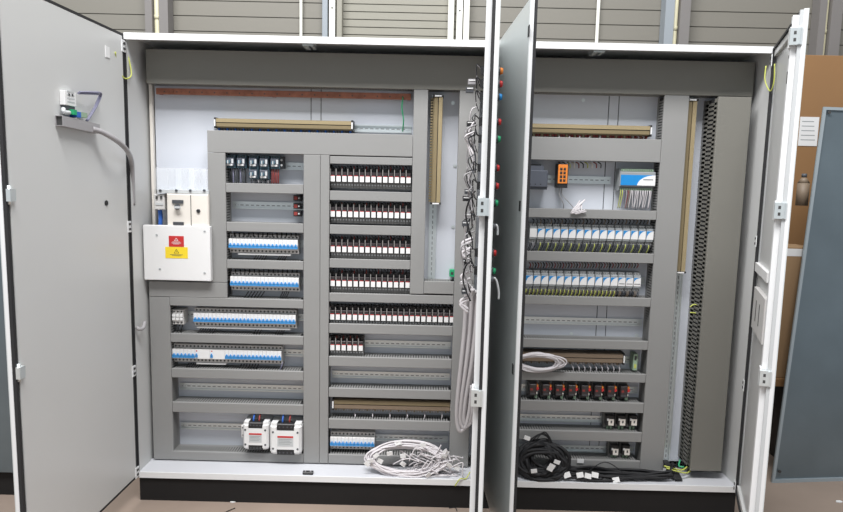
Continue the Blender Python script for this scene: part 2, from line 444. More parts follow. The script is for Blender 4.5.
for a, c, lab in ((183.7, 193, 'below the blue grey motor starters'), (222.8, 232, 'above the upper 18-breaker row'), (260.5, 269, 'between the two 18-breaker rows')):
    H2('horizontal grey duct '+lab, BR_+gp, C0-gp, a, c, 262)
duct('horizontal grey duct above the 27-breaker row', BR_+gp if False else DR+gp, C0-gp, Z(235, 307), zL-gp*0, 'x') if False else None
H2('horizontal grey duct above the 27-breaker row', DR+gp, C0-gp, 298.5, 307, 235)
for a, c, lab in ((335, 343.5, 'below the 27-breaker row'), (370, 379, 'below the lowest white breaker row of left column'), (403.5, 413.5, 'above the two white power units')):
    H2('horizontal grey duct '+lab, DR+gp, C0-gp, a, c, 235)
H2('horizontal grey duct under the two white power units', DL, C0-gp, 452.5, 461, 230)
for a, c, lab, xr in ((157, 164.5, 'above the topmost relay row', F0), (191.5, 201, 'between first and second relay rows', F0), (225.5, 234.7, 'between second and third relay rows', F0), (259.5, 268.5, 'between third and fourth relay rows', F0)):
    H2('horizontal grey duct '+lab, C2+gp, xr-gp, a, c, 370)
for a, c, lab in ((294.5, 303, 'above the long 23-relay row'), (325, 334.5, 'below the long 23-relay row'), (358, 367.5, 'below the short six-relay row'), (389.5, 398.5, 'above the lower tan terminal strip'), (420.5, 430, 'below the lower tan terminal strip'), (456, 465, 'behind the white cable coil')):
    H2('horizontal grey duct '+lab, C2+gp, G0-gp, a, c, 395)
XR = SEAM+.03
zI1, zI0 = Z(595, 138), Z(595, 161)
duct('horizontal grey duct below the upper right bay terminal strip', XR, J0-gp, zI0, zI1, 'x')
duct('wide upright grey duct in the right bay beside the terminal strip', J0, J1, zbot2, ztopd-gp, 'z')
for a, c, lab in ((209.5, 218.5, 'below the orange network switch'), (252.5, 262, 'between the two blue and white module rows'), (297, 305.5, 'below the lower blue and white module row'), (340, 348.7, 'above the white coil in right bay'), (373, 381.5, 'above the dark red timer relays'), (402, 412, 'below the dark red timer relays'), (431.5, 441, 'between the two lowest right bay relay groups'), (460, 469.5, 'along the right bay bottom behind black cables')):
    H2('horizontal grey duct '+lab, XR, J0-gp, a, c, 590)
# large duct on the right
YL = .055
lx0, lx1 = X(704, 290, YL), X(736, 290, YL)
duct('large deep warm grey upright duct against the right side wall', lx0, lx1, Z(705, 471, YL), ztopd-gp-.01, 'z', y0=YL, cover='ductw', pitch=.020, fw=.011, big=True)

# ------------------------------------------------------------------ DIN rails
GR = 'perforated mounting rails'
def rail(label, x0, x1, zc, y=YP, vert=False, hh=.0175):
    t_ = thing('mounting_rail', label, 'rail', ((x0+x1)/2, y, zc), group=GR)
    L = (x1-x0)/2; q = MB()
    q.box(-L, L, -.0012, -.0002, -.0125, .0125, 'zinc')
    q.box(-L, L, -.0075, -.0012, .0115, .0125, 'zinc'); q.box(-L, L, -.0075, -.0012, -.0125, -.0115, 'zinc')
    q.box(-L, L, -.0085, -.0075, .0115, hh, 'zinc'); q.box(-L, L, -.0085, -.0075, -hh, -.0115, 'zinc')
    a = -L+.012
    while a < L-.02:
        q.box(a, a+.015, -.0016, -.0011, -.0022, .0022, 'modgrey'); a += .025
    q.build('rail', t_)
    q = MB()
    for s in (-1, 1): q.cyl((s*(L-.02), -.005, 0), .005, .004, 'zinc')
    q.build('fixing_screw', t_)
    if vert: t_.rotation_euler = (0, math.pi/2, 0)
    return t_
YR = YP-.0086
def zrow(cx, py, Y=.2): return Z(cx, py, Y)
zr = {}
def mk(name, lab, px0, px1, py, cx):
    z = Z(cx, py, YR); zr[name] = z; rail(lab, px0, px1, z); return z
mk('a1', 'rail behind the blue grey motor starters', BR_+.005, C0-.005, 165.5, 262)
mk('a2', 'mostly bare rail below the motor starters', BR_+.005, C0-.005, 205.5, 262)
mk('a3', 'rail carrying the upper 18-breaker row', BR_+.005, C0-.005, 243, 262)
mk('a4', 'rail carrying the lower 18-breaker row', BR_+.005, C0-.005, 280, 262)
mk('a5', 'rail carrying the 27-breaker row', DR+.005, C0-.005, 315.8, 235)
mk('a6', 'rail carrying the lowest breaker row of the left column', DR+.005, C0-.005, 351.5, 235)
mk('a7', 'bare rail under the lowest breaker row of left column', DR+.005, C0-.005, 387.5, 235)
mk('a8', 'rail behind the two white power units', DR+.005, C0-.005, 427, 235)
mk('b1', 'rail carrying the topmost relay row', C2+.005, F0-.005, 178, 370)
mk('b2', 'rail carrying the second relay row', C2+.005, F0-.005, 212.5, 370)
mk('b3', 'rail carrying the third relay row', C2+.005, F0-.005, 247, 370)
mk('b4', 'rail carrying the fourth relay row', C2+.005, F0-.005, 280.5, 370)
mk('b5', 'rail carrying the long 23-relay row', C2+.005, G0-.005, 314, 395)
mk('b6', 'half bare rail with six relays at its left', C2+.005, G0-.005, 344, 395)
mk('b7', 'bare pale rail under the six-relay row', C2+.005, G0-.005, 375.5, 395)
mk('b8', 'rail behind the lower tan terminal strip', C2+.005, G0-.005, 406, 395)
mk('b9', 'rail carrying the breaker row above the white coil', C2+.005, G0-.005, 438, 395)
mk('c1', 'rail behind the orange network switch', XR, X(616, 180), 180, 590)
mk('c2', 'rail carrying the upper blue and white modules', XR, J0-.005, 233.5, 590)
mk('c3', 'rail carrying the lower blue and white modules', XR, J0-.005, 279.5, 590)
mk('c4', 'bare shiny rail below the blue and white modules', XR, J0-.005, 321.5, 590)
mk('c5', 'rail behind the brown terminal strip of right bay', XR, J0-.005, 359, 590)
mk('c6', 'rail behind the dark red timer relays', XR, J0-.005, 389, 590)
mk('c7', 'rail behind the trio of small white-faced relays', XR, J0-.005, 419, 590)
mk('c8', 'rail behind the pair of small white-faced relays', XR, J0-.005, 449, 590)
z = Z(300, 127, YR); rail('rail behind the top left tan terminal strip', X(214, 125, YP), F0-.01, z)
z = Z(590, 130, YR); rail('rail behind the upper right bay terminal strip', XR, J0-.03, z)
def vrail(lab, px, py0, py1):
    x = X(px, (py0+py1)/2, YR); za, zb = Z(px, py1, YR), Z(px, py0, YR)
    t_ = rail(lab, 0, zb-za, 0, vert=True); t_.location = (x, YP, (za+zb)/2)
vrail('upright rail carrying the left bay vertical terminal strip', 433.5, 95, 281)
vrail('upright galvanised rail carrying the right bay vertical terminal strip', 679, 98, 463)

# ------------------------------------------------------------------ circuit breakers
w_ = .0172
mcb = thing('circuit_breaker', '', 'circuit breaker')
q = MB(); hw = w_/2
prof = [(0, -.0415), (-.040, -.0415), (-.044, -.039), (-.044, -.0235), (-.062, -.0225), (-.064, -.0205), (-.064, .0205), (-.062, .0225), (-.044, .0235), (-.044, .039), (-.040, .0415), (0, .0415)]
q.prism(prof, -hw, hw, 'offw', 'x'); q.box(-hw+.0002, hw-.0002, -.0646, -.064, -.0005, .0200, 'white')
q.build('housing', mcb)
q = MB(); q.box(-hw+.0004, hw-.0004, -.069, -.064, -.0165, -.005, 'mcblue'); q.prism([(-.0046, -.005), (.0046, -.005), (.0016, .0035), (-.0016, .0035)], -.072, -.064, 'mcblue', 'y')
q.build('toggle', mcb)
for s in (-1, 1):
    q = MB(); q.cyl((0, -.0446, s*.0315), .0046, .001, 'greyscrew', 'y', 8); q.build('terminal_screw', mcb)
mcb.scale = (1, 1, 1.09)
mrow = Rows(mcb)
YDV = YR
def breakers(x0, n, z, row, group, start=0, total=None, pitch=.0175):
    total = total or n
    for i in range(n):
        mrow.put((x0+(i+.5)*pitch, YDV, z), 'white breaker with blue toggle, %s in %s' % (nth(i+start, total), row), group)
xa3 = X(229.5, 246, .15)
p18 = (X(298.3, 246, .15)-xa3)/18
breakers(xa3, 18, zr['a3'], 'the upper 18-breaker row', 'breakers in the upper row of eighteen', pitch=p18)
xa4 = X(231, 282, .15)
breakers(xa4, 18, zr['a4'], 'the lower 18-breaker row', 'breakers in the lower row of eighteen', pitch=p18)
xa5 = X(194.5, 320, .15)
breakers(xa5, 27, zr['a5'], 'the 27-breaker row', 'breakers in the row of twenty-seven', pitch=p18)
xa6 = X(173.5, 355, .15)
breakers(xa6, 6, zr['a6'], 'the group of six, lowest left row', 'breakers left of the residual current units', pitch=p18)
breakers(xa6+14*p18, 15, zr['a6'], 'the fifteen, lowest left row', 'breakers right of the residual current units', pitch=p18)
xb9 = X(330.5, 438, .15)
breakers(xb9, 12, zr['b9'], 'the row above the white cable coil', 'breakers in the row above the white coil', pitch=p18)
# residual current units, 4 modules wide
for k, nm in enumerate(('left', 'right')):
    x = xa6+(6+4*k)*p18; r_ = thing('residual_current_device', 'wide white residual current unit with one blue toggle, %s of the pair' % nm, 'circuit breaker', (x+2*p18, YDV, zr['a6']), group='residual current units'); r_.scale = (1, 1, 1.09)
    L = 2*p18-.0002
    q = MB(); q.prism(prof, -L, L, 'offw', 'x'); q.box(-L+.001, L-.001, -.0648, -.064, -.0195, .0195, 'white'); q.build('housing', r_)
    q = MB(); q.box(-L+.003, -L+.014, -.070, -.0645, -.013, -.003, 'mcblue'); q.prism([(-L+.004, -.003), (-L+.013, -.003), (-L+.010, .005), (-L+.007, .005)], -.072, -.0645, 'mcblue', 'y'); q.build('toggle', r_)
    q = MB(); q.cyl((-L+.009, -.0656, .0155), .0032, .001, 'redp', 'y', 8); q.build('test_button', r_)
    for s in (-1, 1):
        for i in range(4):
            q = MB(); q.cyl((-L+(i+.5)*p18, -.0446, s*.0315), .0046, .001, 'greyscrew', 'y', 8); q.build('terminal_screw', r_)
# plain white comb bar covers below rows
def comb(lab, x0, x1, z, dz=-.0475):
    q = MB(); q.box(0, x1-x0, -.05, -.012, dz-.006, dz+.002, 'white'); tag(q.build('busbar_cover', loc=(x0, YDV, z), bevel=.001), lab, 'busbar cover')
comb('white comb busbar cover under the upper 18-breaker row', xa3+.04, xa3+.29, zr['a3'])
comb('white comb busbar cover under the 27-breaker row', xa5+.01, xa5+.46, zr['a5'])
comb('white comb busbar cover under the residual current units', xa6+6*p18, xa6+14*p18, zr['a6'])
# surge / fuse carrier at left of row a5
t_ = thing('fuse_carrier', 'three-pole white fuse carrier left of the 27-breaker row', 'fuse carrier', (X(178.5, 315, .15), YDV, zr['a5']))
q = MB()
for i in (-1, 0, 1): q.box(i*.0178-.0086, i*.0178+.0086, -.058, 0, -.036, .036, 'offw', ch=.002)
q.build('housing', t_)
q = MB()
for i in (-1, 0, 1): q.box(i*.0178-.007, i*.0178+.007, -.066, -.058, -.014, -.001, 'white'); q.box(i*.0178-.007, i*.0178+.007, -.066, -.058, .003, .014, 'white')
q.build('fuse_drawer', t_)
for i in (-1, 0, 1):
    for s in (-1, 1): q = MB(); q.cyl((i*.0178, -.059, s*.027), .0042, .001, 'greyscrew', 'y', 8); q.build('terminal_screw', t_)

# ------------------------------------------------------------------ relays
rl = thing('plug_in_relay', '', 'relay')
pw = .0272; hw = pw/2
q = MB(); q.box(-hw+.0006, hw-.0006, -.030, 0, -.050, .044, 'socket')
q.box(-hw+.001, hw-.001, -.045, -.030, -.050, -.022, 'socket'); q.box(-hw+.001, hw-.001, -.042, -.030, .026, .044, 'smoke')
for i in (-1, 1): q.cyl((i*.0062, -.0458, -.034), .0042, .001, 'glasspale', 'y', 8); q.cyl((i*.0062, -.0428, .036), .0034, .001, 'greyscrew', 'y', 8)
q.build('socket', rl)
q = MB(); q.box(-hw+.003, hw-.003, -.066, -.030, -.020, .025, 'smoke', ch=.002); q.build('relay_body', rl)
q = MB(); q.box(-hw+.0036, hw-.0036, -.0675, -.066, -.020, .0062, 'white'); q.build('label_tag', rl)
q = MB(); q.box(-hw+.005, hw-.005, -.068, -.066, .0065, .0088, 'redp'); q.build('test_lever', rl)
q = MB(); q.box(-hw+.0004, -hw+.0036, -.068, -.030, .009, .040, 'clip'); q.build('retaining_clip', rl)
rrow = Rows(rl)
def relays(n, key, row, group, px0=330, py=None, px1=None, n1=None):
    x0 = X(px0, py, .14); pitch = (X(px1, py, .14)-x0)/(n1 or n)
    for i in range(n): rrow.put((x0+(i+.5)*pitch, YDV, zr[key]), 'dark relay with white tag and red lever, %s in %s' % (nth(i, n), row), group)
relays(14, 'b1', 'the topmost relay row', 'relays in the topmost row', 330, 178, 411.5)
relays(14, 'b2', 'the second relay row', 'relays in the second row', 330, 212, 411.5)
relays(14, 'b3', 'the third relay row', 'relays in the third row', 330, 247, 411.2)
relays(14, 'b4', 'the fourth relay row', 'relays in the fourth row', 330, 281, 410.5)
relays(23, 'b5', 'the long 23-relay row', 'relays in the long row of twenty-three', 329.5, 314, 460.5)
relays(6, 'b6', 'the short six-relay row', 'relays in the short row of six', 329.7, 344, 460, 23)

# ------------------------------------------------------------------ motor starters
def starter(lab, px, py, aux=False, small=False):
    x, z = X(px, py, .15), Z(px, py, .15)
    t_ = thing('motor_starter', lab, 'motor starter', (x, YDV, z), group='blue grey motor starters')
    q = MB(); hh = .030 if not small else .024
    q.box(-.0215, .0215, -.05, 0, -hh, hh, 'teal', ch=.002); q.box(-.019, .019, -.066, -.05, -.02, .018, 'slate', ch=.003); q.build('housing', t_)
    q = MB(); q.cyl((-.004, -.078, -.002), .009, .012, 'teal', 'y', 14); q.box(-.006, -.002, -.082, -.078, -.010, .006, 'glasspale'); q.build('rotary_knob', t_)
    q = MB(); q.box(-.013, .013, -.0672, -.066, -.019, -.011, 'white'); q.box(.008, .017, -.0672, -.066, -.008, .012, 'glasspale'); q.build('label_plate', t_)
    for i in (-1, 0, 1):
        q = MB(); q.cyl((i*.012, -.051, hh-.006), .004, .001, 'greyscrew', 'y', 8); q.build('terminal_screw', t_)
    if aux:
        q = MB(); q.box(.022, .036, -.048, 0, -.028, .028, 'black'); q.cyl((.029, -.05, .012), .005, .003, 'glasspale'); q.cyl((.029, -.05, -.012), .005, .003, 'glasspale'); q.build('auxiliary_contact', t_)
    return t_
for i, px in enumerate((230.6, 241.6, 253.6, 264.3, 275.2)):
    starter('blue grey motor starter, %s in the upper row of five' % nth(i, 5), px, 161.5+i*.25, aux=(i == 4))
starter('small blue grey contactor under the third motor starter, left of pair', 253.6, 173.6, small=True)
starter('small blue grey contactor under the fourth motor starter, right of pair', 264.3, 174, small=True)
# stack of small dark fuse holders
for i, py in enumerate((198, 206, 213.5)):
    x, z = X(297.5, py, .17), Z(297.5, py, .17)
    t_ = thing('fuse_holder', 'small dark brown fuse holder, %s of three stacked beside the upright duct' % ('top', 'middle', 'bottom')[i], 'fuse holder', (x, YDV, z), group='stacked dark fuse holders')
    q = MB(); q.box(-.018, .018, -.04, 0, -.013, .013, 'black', ch=.002); q.build('housing', t_)
    q = MB(); q.box(-.014, .002, -.046, -.04, -.008, .008, 'redw'); q.cyl((.009, -.046, 0), .004, .006, 'glasspale'); q.build('fuse_cap', t_)

# ------------------------------------------------------------------ terminal strips
def strip(lab, x0, x1, z0, z1, y0, y1, m1='tan', m2='tan2', vert=False, teeth='dkgrey', lower='slate', side=1):
    """horizontal strip built along local x; turned upright when vert"""
    if vert: L, hh = (z1-z0), (x1-x0)
    else: L, hh = (x1-x0), (z1-z0)
    t_ = thing('terminal_strip', lab, 'terminal strip', ((x0+x1)/2, y1, (z0+z1)/2))
    a, h2 = L/2, hh/2
    q = MB()
    q.box(-a, a, y0-y1+.012, 0, -h2, h2, m1)
    q.box(-a, a, y0-y1, y0-y1+.012, h2*.15, h2*.92, m2)      # upper ridge
    q.box(-a, a, y0-y1+.002, y0-y1+.012, -h2*.75, -h2*.02, m1)
    q.box(-a, a, y0-y1+.011, y0-y1+.013, -h2*.02, h2*.15, 'greyscrew')
    n = int(L/.0052)
    for i in range(n):
        u = -a+(i+.5)*L/n
        q.box(u-.0004, u+.0004, y0-y1-.0002, y0-y1+.012, h2*.2, h2*.9, m1)
    o = q.build('terminal_row', t_); o['kind'] = 'stuff'
    q = MB(); n = int(L/.0125)
    for i in range(n):
        u = -a+(i+.5)*L/n
        mm = lower if i % 3 else ('bluew' if lower == 'slate' else m2)
        q.box(u-.0035, u+.0035, y0-y1+.02, -.012, -h2-.011, -h2-.0005, mm)
    q.build('wire_ferrule_row', t_)['kind'] = 'stuff'
    for s in (-1, 1):
        q = MB(); q.box(s*(a+.0005), s*(a+.009), y0-y1-.002, 0, -h2-.003, h2+.003, 'black', ch=.0015)
        q.box(s*(a+.002), s*(a+.008), y0-y1-.004, y0-y1-.002, -h2*.7, h2*.7, 'white'); q.build('end_bracket', t_)
    if vert: t_.rotation_euler = (0, -math.pi/2*side, 0)
    return t_
yt = .135
strip('tan terminal strip across the top of left bay, beside copper bar', X(216, 124, yt), X(351, 126, yt), Z(285, 129, yt), Z(285, 119.5, yt), yt, YR)
strip('tan terminal strip across the top of right bay', XR+.02, X(650, 130, yt), Z(590, 134.5, yt), Z(590, 124.5, yt), yt, YR, lower='redw')
strip('tan terminal strip above the lowest breaker row, with white tags below', X(334, 405, yt), X(450, 406, yt), Z(395, 411, yt), Z(395, 401, yt), yt, YR, 'brown', 'tan', lower='greyw')
strip('brown terminal strip behind the white cable coil in right bay', XR+.02, X(623, 358, yt), Z(590, 363.5, yt), Z(590, 353.5, yt), yt, YR, 'brown', 'brown', lower='greyw')
xc = X(436.5, 150, yt)
strip('upright tan terminal strip in left bay beside bare white plate', xc-.020, xc+.024, Z(436, 202.5, yt), Z(436, 97, yt), yt, YR, vert=True, lower='tan2', side=-1)
xc = X(686.5, 185, yt)
strip('long upright tan terminal strip with red wires in right bay', xc-.022, xc+.024, Z(682, 271.5, yt), Z(690, 101, yt), yt, YR, vert=True, lower='redw', side=-1)

# ------------------------------------------------------------------ copper bar
yc = .17
x0, x1 = X(156, 93, yc), X(411, 96, yc)
t_ = thing('copper_busbar', 'long drilled copper earth bar under the top duct', 'busbar', ((x0+x1)/2, yc, Z(284, 97, yc)))
q = MB(); L = (x1-x0)/2; hb = Z(284, 90.8, yc)-Z(284, 97, yc); q.box(-L, L, 0, .006, 0, hb, 'copper'); q.build('bar', t_, bevel=.001)
q = MB()
for i in range(60):
    u = -L+.02+i*(2*L-.04)/59
    if i % 3 != 1: q.cyl((u, -.003, hb*.45), .0042, .003, 'copper', 'y', 6)
    else: q.cyl((u, -.0006, hb*.45), .0035, .0006, 'greyscrew', 'y', 8)
q.build('bolt_row', t_)['kind'] = 'stuff'
for u in (-L+.01, -.05, L-.01):
    q = MB(); q.box(u-.008, u+.008, .0065, YP-yc-.0005, .002, hb-.002, 'redw'); q.build('standoff', t_)
q = MB(); xw = X(403, 100, .165); q.tube([(xw, .162, Z(403, 97, .165)), (xw-.004, .158, Z(403, 108, .165)), (xw+.004, .165, Z(403, 120, .165)), (xw, .19, Z(403, 131, .165))], .0028, 'green')
tag(q.build('earth_wire'), 'green earth wire hanging down from the copper bar end', 'wire')

# ------------------------------------------------------------------ isolator at left
def boxpx(q, a, b_, c, d, y0, y1, m, ch=0): q.box(X(a, (c+d)/2, y0), X(b_, (c+d)/2, y0), y0, y1, Z((a+b_)/2, d, y0), Z((a+b_)/2, c, y0), m, ch=ch)
t_ = thing('main_isolator', 'white main isolator switch block above the white cover box', 'isolator switch')
q = MB(); boxpx(q, 167, 208.5, 194, 236, .10, YP-.001, 'cream', .004); q.build('housing', t_)
q = MB(); boxpx(q, 172, 183, 200, 203.5, .094, .0995, 'dkgrey'); boxpx(q, 173, 183.5, 222, 225, .094, .0995, 'dkgrey'); q.build('label_window', t_)
q = MB(); c = P(177, 207, .09); q.cyl((c.x, .085, c.z), .012, .015, 'dkgrey', 'y', 14); q.box(c.x-.008, c.x+.02, .078, .085, c.z-.006, c.z+.004, 'glasspale'); q.build('rotary_spindle', t_)
q = MB(); c = P(198.5, 211, .1); q.cyl((c.x, .096, c.z), .009, .004, 'dkgrey', 'y', 14); q.box(c.x-.005, c.x+.005, .093, .096, c.z-.006, c.z+.006, 'black'); q.build('lock_button', t_)
for px in (191,):
    q = MB(); boxpx(q, px-.3, px+.3, 195, 235, .0985, .0998, 'greyscrew'); q.build('pole_seam', t_)
t_ = thing('connector_block', 'small pale grey connector block left of the main isolator', 'connector')
q = MB(); boxpx(q, 154, 164.5, 194, 209.5, .12, YP-.001, 'offw', .003); q.build('housing', t_)
q = MB(); boxpx(q, 155.5, 157.5, 196, 199, .116, .1195, 'greyscrew'); boxpx(q, 160, 162, 196, 199, .116, .1195, 'greyscrew'); boxpx(q, 155.5, 163, 203, 205, .117, .1195, 'glasspale'); q.build('terminal', t_)
q = MB(); a, c = P(160, 210, .15), P(160.3, 226, .15); q.tube([a, (a+c)/2+Vector((.002, 0, 0)), c], .010, 'bluew', 8)
tag(q.build('blue_cable'), 'thick blue cable between connector block and white cover box', 'cable')
# clear shroud above isolator
t_ = thing('busbar_shroud', 'clear plastic shroud with upright fins above the main isolator', 'cover')
q = MB(); boxpx(q, 156, 208, 168, 190, .13, .132, 'clear'); q.build('clear_sheet', t_)
for px in (168.5, 182, 195, 207.3):
    q = MB(); boxpx(q, px-.7, px+.7, 169, 191, .133, YP-.001, 'clear'); q.build('fin', t_)
q = MB(); boxpx(q, 157, 208.5, 190.2, 193.4, .11, YP-.001, 'glasspale')
q.build('support_bar', t_)
for px in (160, 176, 190, 204):
    q = MB(); c = P(px, 190.5, .104); q.cyl((c.x, .104, c.z), .006, .006, 'dkgrey', 'y', 10); q.build('bolt', t_)
# cover box
yb = .088
t_ = thing('isolator_cover_box', 'flat white box with red and yellow warning labels', 'box')
q = MB(); q.box(X(143.5, 252, yb), X(210.3, 252, yb), yb, YD-.002, Z(177, 280.6, yb), Z(177, 225.7, yb), 'white'); q.build('cover', t_, bevel=.003)
for px, py in ((156.8, 235), (204.7, 231.5), (160, 269), (204.7, 273)):
    q = MB(); c = P(px, py, yb); q.cyl((c.x, yb-.002, c.z), .0055, .002, 'glasspale', 'y', 10); q.box(c.x-.004, c.x+.004, yb-.0025, yb-.002, c.z-.0008, c.z+.0008, 'black'); q.build('screw', t_)
q = MB(); boxpx(q, 168.8, 183.8, 236, 246.8, yb-.0012, yb-.0001, 'redp')
c = P(176.3, 239.5, yb); q.prism([(c.x-.010, c.z-.006), (c.x+.010, c.z-.006), (c.x, c.z+.008)], yb-.0016, yb-.0012, 'white', 'y')
q.prism([(c.x-.006, c.z-.0042), (c.x+.006, c.z-.0042), (c.x, c.z+.0045)], yb-.0019, yb-.0016, 'redp', 'y')
for k, (dz, hw_) in enumerate(((-.012, .018), (-.017, .022), (-.0215, .014))): q.box(c.x-hw_, c.x+hw_, yb-.0016, yb-.0012, c.z+dz, c.z+dz+.0018, 'white')
q.build('warning_label', t_, label='red warning label with white marks')
q = MB(); boxpx(q, 165.3, 187.7, 247, 258.3, yb-.0012, yb-.0001, 'yellow')
c = P(176.5, 251.3, yb); q.prism([(c.x-.012, c.z-.009), (c.x+.012, c.z-.009), (c.x, c.z+.012)], yb-.0016, yb-.0012, 'black', 'y')
q.prism([(c.x-.0088, c.z-.0072), (c.x+.0088, c.z-.0072), (c.x, c.z+.008)], yb-.0019, yb-.0016, 'yellow', 'y')
q.prism([(c.x-.001, c.z-.006), (c.x+.002, c.z-.001), (c.x-.0004, c.z-.001), (c.x+.001, c.z+.0045), (c.x-.0026, c.z-.0005), (c.x+.0004, c.z-.001)], yb-.0022, yb-.0019, 'black', 'y')
q.box(c.x-.03, c.x+.03, yb-.0016, yb-.0012, c.z-.0165, c.z-.0145, 'dkgrey'); q.box(c.x-.022, c.x+.022, yb-.0016, yb-.0012, c.z-.0215, c.z-.0195, 'dkgrey')
q.build('warning_label', t_, label='yellow warning label with black lightning triangle')

# ------------------------------------------------------------------ power units bottom left
def ups(lab, a, b_, c, d, left_tab=False):
    y0 = .085; x0, x1, z0, z1 = X(a, (c+d)/2, y0), X(b_, (c+d)/2, y0), Z((a+b_)/2, d, y0), Z((a+b_)/2, c, y0)
    t_ = thing('power_unit', lab, 'power supply', ((x0+x1)/2, YR, z0), group='white power units')
    L, hh, dy = (x1-x0)/2, z1-z0, y0-YR
    q = MB(); q.box(-L*.97, L*.97, dy+.018, 0, hh*.02, hh*.98, 'white'); 
    for s in (-1, 1):
        q.prism([(s*L*.56, dy), (s*L*.86, dy), (s*L, dy+.014), (s*L, dy+.06), (s*L*.56, dy+.06)][::s], hh*.08, hh*.90, 'white', 'z')
        q.prism([(s*L*.56, dy+.01), (s*L*.80, dy+.01), (s*L*.95, dy+.02), (s*L*.95, dy+.06), (s*L*.56, dy+.06)][::s], 0, hh, 'white', 'z')
    q.box(-L*.56, L*.56, dy+.002, dy+.03, hh*.17, hh*.78, 'white')
    q.build('housing', t_)
    q = MB(); q.box(-L*.55, L*.55, dy+.004, dy+.05, hh*.785, hh*1.0, 'black', ch=.004)
    for i in range(4): q.cyl((-L*.38+i*L*.25, dy+.003, hh*.9), .004, .002, 'dkgrey')
    q.build('upper_terminal', t_)
    q = MB(); q.box(-L*.55, L*.55, dy+.004, dy+.05, -hh*.02, hh*.165, 'black', ch=.004)
    for i in range(4): q.cyl((-L*.38+i*L*.25, dy+.003, hh*.06), .004, .002, 'dkgrey')
    q.build('lower_terminal', t_)
    q = MB(); q.box(-L*.5, L*.5, dy+.0008, dy+.002, hh*.28, hh*.62, 'glasspale'); q.box(-L*.5, L*.5, dy+.0003, dy+.0008, hh*.56, hh*.62, 'redp')
    for k in range(4): q.box(-L*.42, L*(.4-.1*(k % 2)), dy+.0003, dy+.0008, hh*(.50-.05*k), hh*(.515-.05*k), 'modgrey')
    q.build('rating_label', t_)
    for s in (-1, 1):
        for f in (.2, .74):
            q = MB(); q.cyl((s*L*.78, dy-.0015, hh*f), .005, .0015, 'dkgrey', 'y', 10); q.build('screw', t_)
    for s, m in ((-.25, 'bluew'), (.2, 'redw')):
        q = MB(); q.tube([(L*s, dy+.03, hh*.98), (L*s, dy+.03, hh*1.08), (L*s, dy+.05, hh*1.2)], .0045, m); q.build('lead', t_)
    if left_tab:
        q = MB(); q.box(-L-.02, -L*.98, dy+.045, -.01, hh*.3, hh*.75, 'offw', ch=.003); q.cyl((-L-.01, dy+.044, hh*.68), .004, .002, 'dkgrey'); q.cyl((-L-.01, dy+.044, hh*.4), .004, .002, 'dkgrey'); q.build('side_terminal', t_)
ups('white and black power unit with side terminal, left of the pair', 242.5, 268, 423, 450, True)
ups('larger white and black power unit, right of the pair', 269.5, 301, 424.5, 455)

# ------------------------------------------------------------------ right bay modules
def modproto(name, blank=False, dots=False):
    t_ = thing(name, '', 'control module'); L = .0168
    q = MB(); q.box(-L, L, -.040, 0, -.047, .047, 'modgrey', ch=.002); q.box(-L, L, -.058, -.04, -.030, .032, 'modgrey', ch=.003); q.build('housing', t_)
    for s in (-1, 1):
        q = MB(); q.box(-L+.002, L-.002, -.048, -.0402, s*.033, s*.044, 'glasspale')
        for i in range(4): q.box(-L+.004+i*.0075, -L+.008+i*.0075, -.0486, -.048, s*.0355, s*.0415, 'greyscrew')
        q.build('terminal_block', t_)
    q = MB(); q.box(-L+.0005, L-.0005, -.0602, -.058, -.0185, .022, 'white'); q.build('front_panel', t_)
    if not blank:
        y = -.0610; pts = [(-L+.001, -.0145 if not dots else -.002), (-L+.001, .0215), (L-.001, .0215)]
        n = 8
        for i in range(1, n):
            a = math.pi/2*i/n; pts.append((L-.001-(2*L-.002)*math.sin(a), (.0215)-(.036 if not dots else .0235)*(1-math.cos(a))))
        q = MB(); q.prism(pts[::-1], y, -.0602, 'blue', 'y'); q.build('blue_swoosh', t_)
    if dots:
        q = MB(); q.box(-L+.003, L-.003, -.0606, -.0602, -.010, -.0065, 'dkgrey'); q.build('text_line', t_)
    return t_
def wires_for(t_, seed, ms, z0=-.047, z1=-.085, n=5):
    rg = random.Random(seed); L = .0165
    for i in range(n):
        u = -L+.004+i*(2*L-.008)/(n-1); m = ms[rg.randrange(len(ms))]
        q = MB(); q.tube([(u, -.043, z0+.006), (u, -.052, z0-.008), (u-.006-rg.random()*.008, -.04, z1)], .0017 if m != 'yg' else .0021, m, 5); q.build('wire', t_)
modA = modproto('relay_module'); wires_for(modA, 1, ['blackw', 'dkgrey', 'yg', 'blackw', 'palegreen', 'blackw', 'dkgrey'])
modB = modproto('relay_module', blank=True); wires_for(modB, 3, ['blackw', 'yg', 'greyw'])
modC = modproto('relay_module'); wires_for(modC, 5, ['brown', 'blackw', 'tan', 'brown', 'yg', 'dkgrey'])
modD = modproto('relay_module', dots=True); wires_for(modD, 8, ['brown', 'blackw', 'yg', 'brown', 'dkgrey'])
yM = .15
x0 = X(529, 237, yM); x1 = X(653, 240, yM); pm = (x1-x0)/16
gm = 'modules in the upper blue and white row'
modB.location = (x0+.5*pm, YDV, zr['c2']); modB['label'] = 'all-white front module, leftmost of the upper blue and white row'; modB['group'] = gm
rA = Rows(modA)
for i in range(1, 16): rA.put((x0+(i+.5)*pm, YDV, zr['c2']), 'grey module with blue swoosh front, %s in the upper module row' % nth(i, 16), gm)
x0 = X(524, 281, yM); x1 = X(640.5, 283, yM); 
gm = 'modules in the lower blue and white row'; rC = Rows(modC); rD = Rows(modD)
for i in range(15):
    x = x1-(15-i-.5)*pm
    (rC if i < 12 else rD).put((x, YDV, zr['c3']), 'grey module with blue swoosh front, %s in the lower module row' % nth(i, 15), gm)
